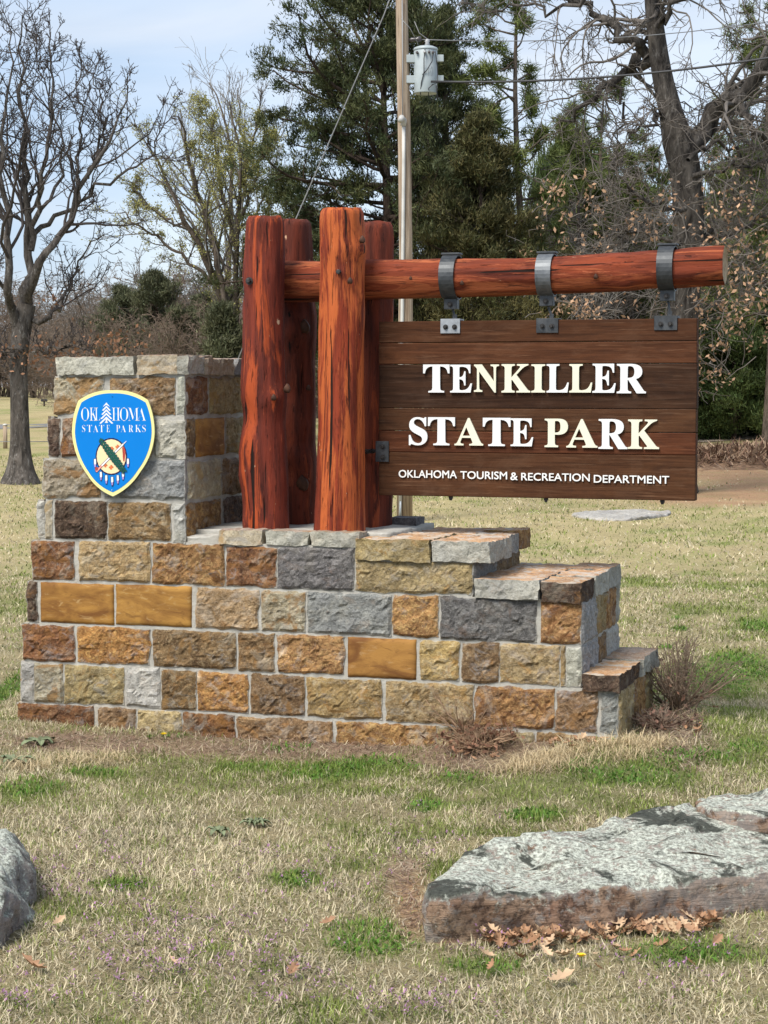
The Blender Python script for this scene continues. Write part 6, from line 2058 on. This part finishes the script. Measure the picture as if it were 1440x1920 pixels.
shrub(690, 1382, 0.05, 0.13, rg, M['shrubtwig'], 'small dry tuft at the middle of the wall foot', 18, leaf_n=40)
shrub(300, 1368, 0.05, 0.22, rg, M['shrubtwig'], 'flat dry tuft against the left part of the wall foot', 22, leaf_n=70, lc=(0.12, 0.07, 0.05))

# ------------------------------------------------------------------ utility pole with transformer and wires
YP = on_ground(757, 978)[1]
bP_ = on_ground(757, 978)
poleO = empty('utility_pole', tuple(bP_), label='weathered wooden utility pole with white conduit behind the sign', cat='utility pole')
k = NB('weathered pole wood', 0.9, 0.2)
co = k.coords((1, 1, 0.05), rnd=False)
a = k.noise(co, 26, 7, 0.65, 0.3)
c = k.mix(k.rng(a, 0.34, 0.66), (0.17, 0.115, 0.075), (0.46, 0.365, 0.27))
c = k.mix(k.rng(k.noise(co, 60, 4), 0.60, 0.70, 0, 0.5), c, (0.07, 0.05, 0.04))
k.base(c)
k.bump(a, 0.6, 0.02)
M['pole'] = k.m
def pp(px, py, dy=0.0): return Vector(at_depth(px, py, YP + dy)) - Vector(bP_)
bm = bmesh.new()
pts = [pp(758.5, 985), pp(760.5, 600), pp(761, 480), pp(758, 250), pp(755, 100), pp(753, 0), pp(751, -160)]
bm_tube(bm, pts, [w_ / FPX * YP / 2 for w_ in (30, 27, 25, 24, 23, 22, 21)], 16)
link('pole_shaft', bm_mesh('pole_shaft', bm, M['pole'], True), poleO)
M['conduit'] = plain('white plastic conduit', (0.50, 0.49, 0.46), 0.85, 0.1, var=0.1)
rp = 13 / FPX * YP
bm = bmesh.new()
bm_tube(bm, [pp(750, 980, -rp - 0.02), pp(754, 600, -rp - 0.02), pp(757, 300, -rp - 0.02), pp(757, 232, -rp - 0.02)], 0.020, 8)
link('conduit', bm_mesh('conduit', bm, M['conduit'], True), poleO)
bm = bmesh.new()
bm_tube(bm, [pp(756, 236, -rp - 0.02), pp(757, 226, -rp - 0.03), pp(753, 221, -rp - 0.08), pp(750, 227, -rp - 0.12)], [0.035, 0.038, 0.038, 0.03], 10)
link('weatherhead', bm_mesh('weatherhead', bm, plain('grey weatherhead', (0.40, 0.39, 0.37), 0.5), True), poleO)
bm = bmesh.new()
bm_tube(bm, [pp(755, 222, -rp - 0.03), pp(755, 120, -rp - 0.01), pp(754, 0, -rp - 0.01)], 0.008, 6)
link('ground_wire', bm_mesh('ground_wire', bm, plain('grey wire', (0.25, 0.25, 0.25), 0.5, 0.4), True), poleO)
bm = bmesh.new()
bm_tube(bm, [pp(750, 975, -rp - 0.10), pp(751, 940, -rp - 0.10)], 0.012, 6)
link('ground_rod', bm_mesh('ground_rod', bm, M['steel_pale'], True), poleO)

# transformer can
tO = Vector(at_depth(798, 132, YP - 0.02))
trf = empty('transformer', tuple(tO), label='pale grey cylindrical transformer hung on the utility pole, numbered 10', cat='transformer')
px2m = YP / FPX
k = NB('grey transformer enamel', 0.4, 0.4)
co = k.coords(rnd=False)
k.base(k.mix(k.rng(k.noise(co, 5, 6), 0.4, 0.7), (0.32, 0.365, 0.375), (0.39, 0.43, 0.44)))
M['enamel'] = k.m
def lathe(name, prof, mat, parent, n=32, smooth=True):
    bm = bmesh.new()
    rings = [[bm.verts.new((r * math.cos(2 * math.pi * i / n), r * math.sin(2 * math.pi * i / n), z)) for i in range(n)] for r, z in prof]
    for a_, b_ in zip(rings, rings[1:]):
        for i in range(n): bm.faces.new((a_[i], a_[(i + 1) % n], b_[(i + 1) % n], b_[i]))
    bm.faces.new(rings[0][::-1]); bm.faces.new(rings[-1])
    o = link(name, bm_mesh(name, bm, mat, smooth), parent)
    return o
rT, hT = 21.5 * px2m, 41 * px2m
lathe('tank', [(rT * 0.90, -hT), (rT * 0.97, -hT - 0.012), (rT, -hT), (rT, -hT * 0.5), (rT, hT * 0.86), (rT * 0.985, hT * 0.875)], M['enamel'], trf)
lathe('lid', [(rT * 1.03, hT * 0.88), (rT * 1.05, hT * 0.90), (rT * 1.05, hT * 0.95), (rT * 0.98, hT * 1.0), (rT * 0.7, hT * 1.06), (rT * 0.2, hT * 1.09)], M['enamel'], trf)
M['bushing'] = plain('dark porcelain', (0.05, 0.04, 0.04), 0.25, 0.6)
M['brownp'] = plain('grey porcelain', (0.33, 0.33, 0.33), 0.3, 0.5)
bm = bmesh.new()
bm_tube(bm, [(0.02, 0, hT * 1.08), (0.02, 0, hT * 1.15), (0.02, 0, hT * 1.22), (0.02, 0, hT * 1.3), (0.02, 0, hT * 1.4)], [0.020, 0.032, 0.022, 0.032, 0.012], 10)
link('bushing', bm_mesh('bushing', bm, M['brownp'], True), trf)
for xx_ in (-0.75, -0.1, 0.28, 0.62):
    bm = bmesh.new()
    a_ = math.asin(max(-1, min(1, xx_)))
    p_ = Vector((rT * xx_, -rT * math.cos(a_), hT * 0.72))
    bm_tube(bm, [p_, p_ + Vector((0, -0.03, 0)), p_ + Vector((0, -0.05, -0.01))], [0.014, 0.018, 0.010], 8)
    link('terminal', bm_mesh('terminal', bm, M['bushing'] if xx_ != -0.1 else M['brownp'], True), trf)
for z_ in (0.50, -0.42):
    bm = bmesh.new()
    bm_box(bm, -rT - 0.09, -rT * 0.8, -0.05, 0.05, hT * z_ - 0.045, hT * z_ + 0.045, 0.004)
    link('bracket', bm_mesh('bracket', bm, M['enamel']), trf)
    bm = bmesh.new()
    bm_box(bm, rT * 0.92, rT + 0.075, -0.05, 0.0, hT * z_ - 0.035, hT * z_ + 0.045, 0.004)
    link('bracket', bm_mesh('bracket', bm, M['enamel']), trf)
lt = letter_solid('lettering', '10', rT * 0.22, rT * 0.62, -0.085, 0.03, -rT - 0.003, 0, plain('faded grey print', (0.28, 0.30, 0.31)), trf, grow=-0.02)
for v in lt.data.vertices:
    v.co.y = -math.sqrt(max(0, (rT + 0.002) ** 2 - v.co.x ** 2))
def wire(name, pts, r, mat, label=None, cat='wire', parent=None, origin=None, n=5):
    bm = bmesh.new()
    o0 = Vector(pts[0]) if origin is None else Vector(origin)
    bm_tube(bm, [Vector(p) - o0 for p in pts], r, n)
    o = link(name, bm_mesh(name, bm, mat, True), parent, None if parent else tuple(o0))
    if label: tag(o, label, cat)
    return o
def W3(px, py, dy=0.0): return Vector(at_depth(px, py, YP + dy))
M['wire'] = plain('black cable', (0.03, 0.03, 0.032), 0.5, 0.4)
M['wiregrey'] = plain('bare aluminium wire', (0.22, 0.22, 0.22), 0.6, 0.3, 0.3)
for pts in ([W3(797, 92, -0.17), W3(795, 110, -0.2), W3(795, 135, -0.17), W3(790, 155, -0.16), W3(788, 178, -0.12)], [W3(812, 100, -0.16), W3(810, 115, -0.2), W3(800, 132, -0.18), W3(792, 140, -0.16)], [W3(816, 96, -0.14), W3(820, 125, -0.12), W3(821, 155, -0.1), W3(812, 158, -0.15), W3(804, 165, -0.17), W3(803, 180, -0.1), W3(812, 192, -0.1), W3(820, 186, -0.1), W3(818, 160, -0.1)]):
    wire('lead', pts, 0.006, M['wire'], parent=trf, origin=tO)
for pts in ([W3(752, 35, -0.2), W3(768, 52, -0.2), W3(782, 78, -0.12), W3(784, 84, -0.05)], [W3(777, 40, 0.0), W3(786, 62, 0), W3(800, 72, -0.02), W3(799, 78, 0)]):
    wire('lead', pts, 0.005, M['wiregrey'], parent=trf, origin=tO)
# pin insulator between pole and tank
bm = bmesh.new()
bm_tube(bm, [W3(766, 76, 0) - tO, W3(772, 75, 0) - tO, W3(778, 74, 0) - tO, W3(784, 74, 0) - tO, W3(790, 73, 0) - tO], [0.012, 0.03, 0.02, 0.035, 0.03], 10)
link('insulator', bm_mesh('insulator', bm, M['bushing'], True), trf)
# service cable out to the right, thin line above it, guy down to the left
sag = lambda a_, b_, s_, n_=14: [a_.lerp(b_, t) - Vector((0, 0, s_ * 4 * t * (1 - t))) for t in [i / (n_ - 1) for i in range(n_)]]
wire('service_cable', sag(W3(808, 153, -0.18), Vector(at_depth(1560, 88, YP - 1.5)), 0.12), 0.014, M['wire'], 'black twisted service cable running right from the transformer', 'cable')
wire('overhead_wire', sag(W3(784, 74, 0), Vector(at_depth(1560, 20, YP + 3)), 0.15), 0.006, M['wiregrey'], 'thin bare overhead wire running right above the black cable', 'wire')
gq = Vector(on_ground(325, 968))
wire('guy_wire', [W3(752, -60, -0.1), W3(720, 28, 0).lerp(W3(720, 28, 0), 1), Vector(at_depth(555, 410, (YP + gq.y) / 2)), gq], 0.008, M['wiregrey'], 'taut guy wire slanting left from the utility pole to the ground', 'wire')

# ------------------------------------------------------------------ far left: roadway, marker post, grill
q0 = [on_ground(px, py) for px, py in ((-60, 801), (0, 801), (60, 799), (110, 797), (160, 796), (230, 795))]
V = []
for q in q0:
    for dy in (-1.0, 1.6):
        V.append((q[0] * (1 + dy / q[1]), q[1] + dy, float(g(q[0] * (1 + dy / q[1]), q[1] + dy)) + 0.012))
F = [(2 * i, 2 * i + 2, 2 * i + 3, 2 * i + 1) for i in range(len(q0) - 1)]
M['asphalt'] = plain('old grey asphalt', (0.17, 0.165, 0.16), 0.9, var=0.2, scale=2)
tag(link('road', npmesh('road', V, F, M['asphalt'])), kind='structure')
q0 = [on_ground(px, py) for px, py in ((1290, 828), (1350, 824), (1400, 821), (1450, 818), (1520, 815))]
V = []
for q in q0:
    for dy in (-0.8, 1.0):
        V.append((q[0] * (1 + dy / q[1]), q[1] + dy, float(g(q[0] * (1 + dy / q[1]), q[1] + dy)) + 0.012))
F = [(2 * i, 2 * i + 2, 2 * i + 3, 2 * i + 1) for i in range(len(q0) - 1)]
tag(link('gravel_path', npmesh('gravel_path', V, F, plain('pale gravel', (0.40, 0.33, 0.25), 0.95, var=0.3, scale=4))), kind='structure')
c0 = on_ground(10, 841)
Yq = c0[1]
s_ = Yq / FPX
o = empty('marker_post', tuple(c0), label='short grey wooden post standing on the meadow left of the bare oak', cat='post')
bm = bmesh.new()
bm_tube(bm, [(0, 0, -0.05), (0, 0, 43 * s_)], 4 * s_, 10)
link('post_shaft', bm_mesh('post_shaft', bm, M['pole'], True), o)
bm = bmesh.new()
bm_tube(bm, [(0, 0, 43 * s_ + 0.001), (0, 0, 45 * s_), (0, 0, 46.5 * s_)], [4.6 * s_, 4.6 * s_, 2 * s_], 10)
link('cap', bm_mesh('cap', bm, M['conduit'], True), o)
a_, b_ = on_ground(-40, 838), on_ground(100, 838)
z_ = 13 * s_
wire('boundary_cable', [Vector(on_ground(-60, 838)) + Vector((0, 0, z_)), Vector(c0) + Vector((0, -0.08, z_ * 1.0)), Vector(on_ground(130, 838)) + Vector((0, 0, z_ * 0.8))], 0.008, M['wiregrey'], 'low pale cable strung across the meadow from the short post', 'cable')
c0 = on_ground(83, 762)
s_ = c0[1] / FPX
o = empty('park_grill', tuple(c0), label='small black park grill on a stalk at the far wood edge', cat='grill')
bm = bmesh.new()
bm_tube(bm, [(0, 0, 0), (0, 0, 11 * s_)], 0.035, 8)
link('stalk', bm_mesh('stalk', bm, M['wire'], True), o)
bm = bmesh.new()
bm_box(bm, -5 * s_, 5 * s_, -0.18, 0.18, 9 * s_, 13 * s_, 0.02)
bm.faces.ensure_lookup_table()
link('firebox', bm_mesh('firebox', bm, M['wire']), o)
bm = bmesh.new()
for i in range(7):
    x_ = -4.6 * s_ + i * 9.2 * s_ / 6
    bm_tube(bm, [(x_, -0.18, 13 * s_ + 0.012), (x_, 0.18, 13 * s_ + 0.012)], 0.010, 5)
link('grate', bm_mesh('grate', bm, M['wire']), o)
# leafless shadows need no help: the sky and the sun do the rest
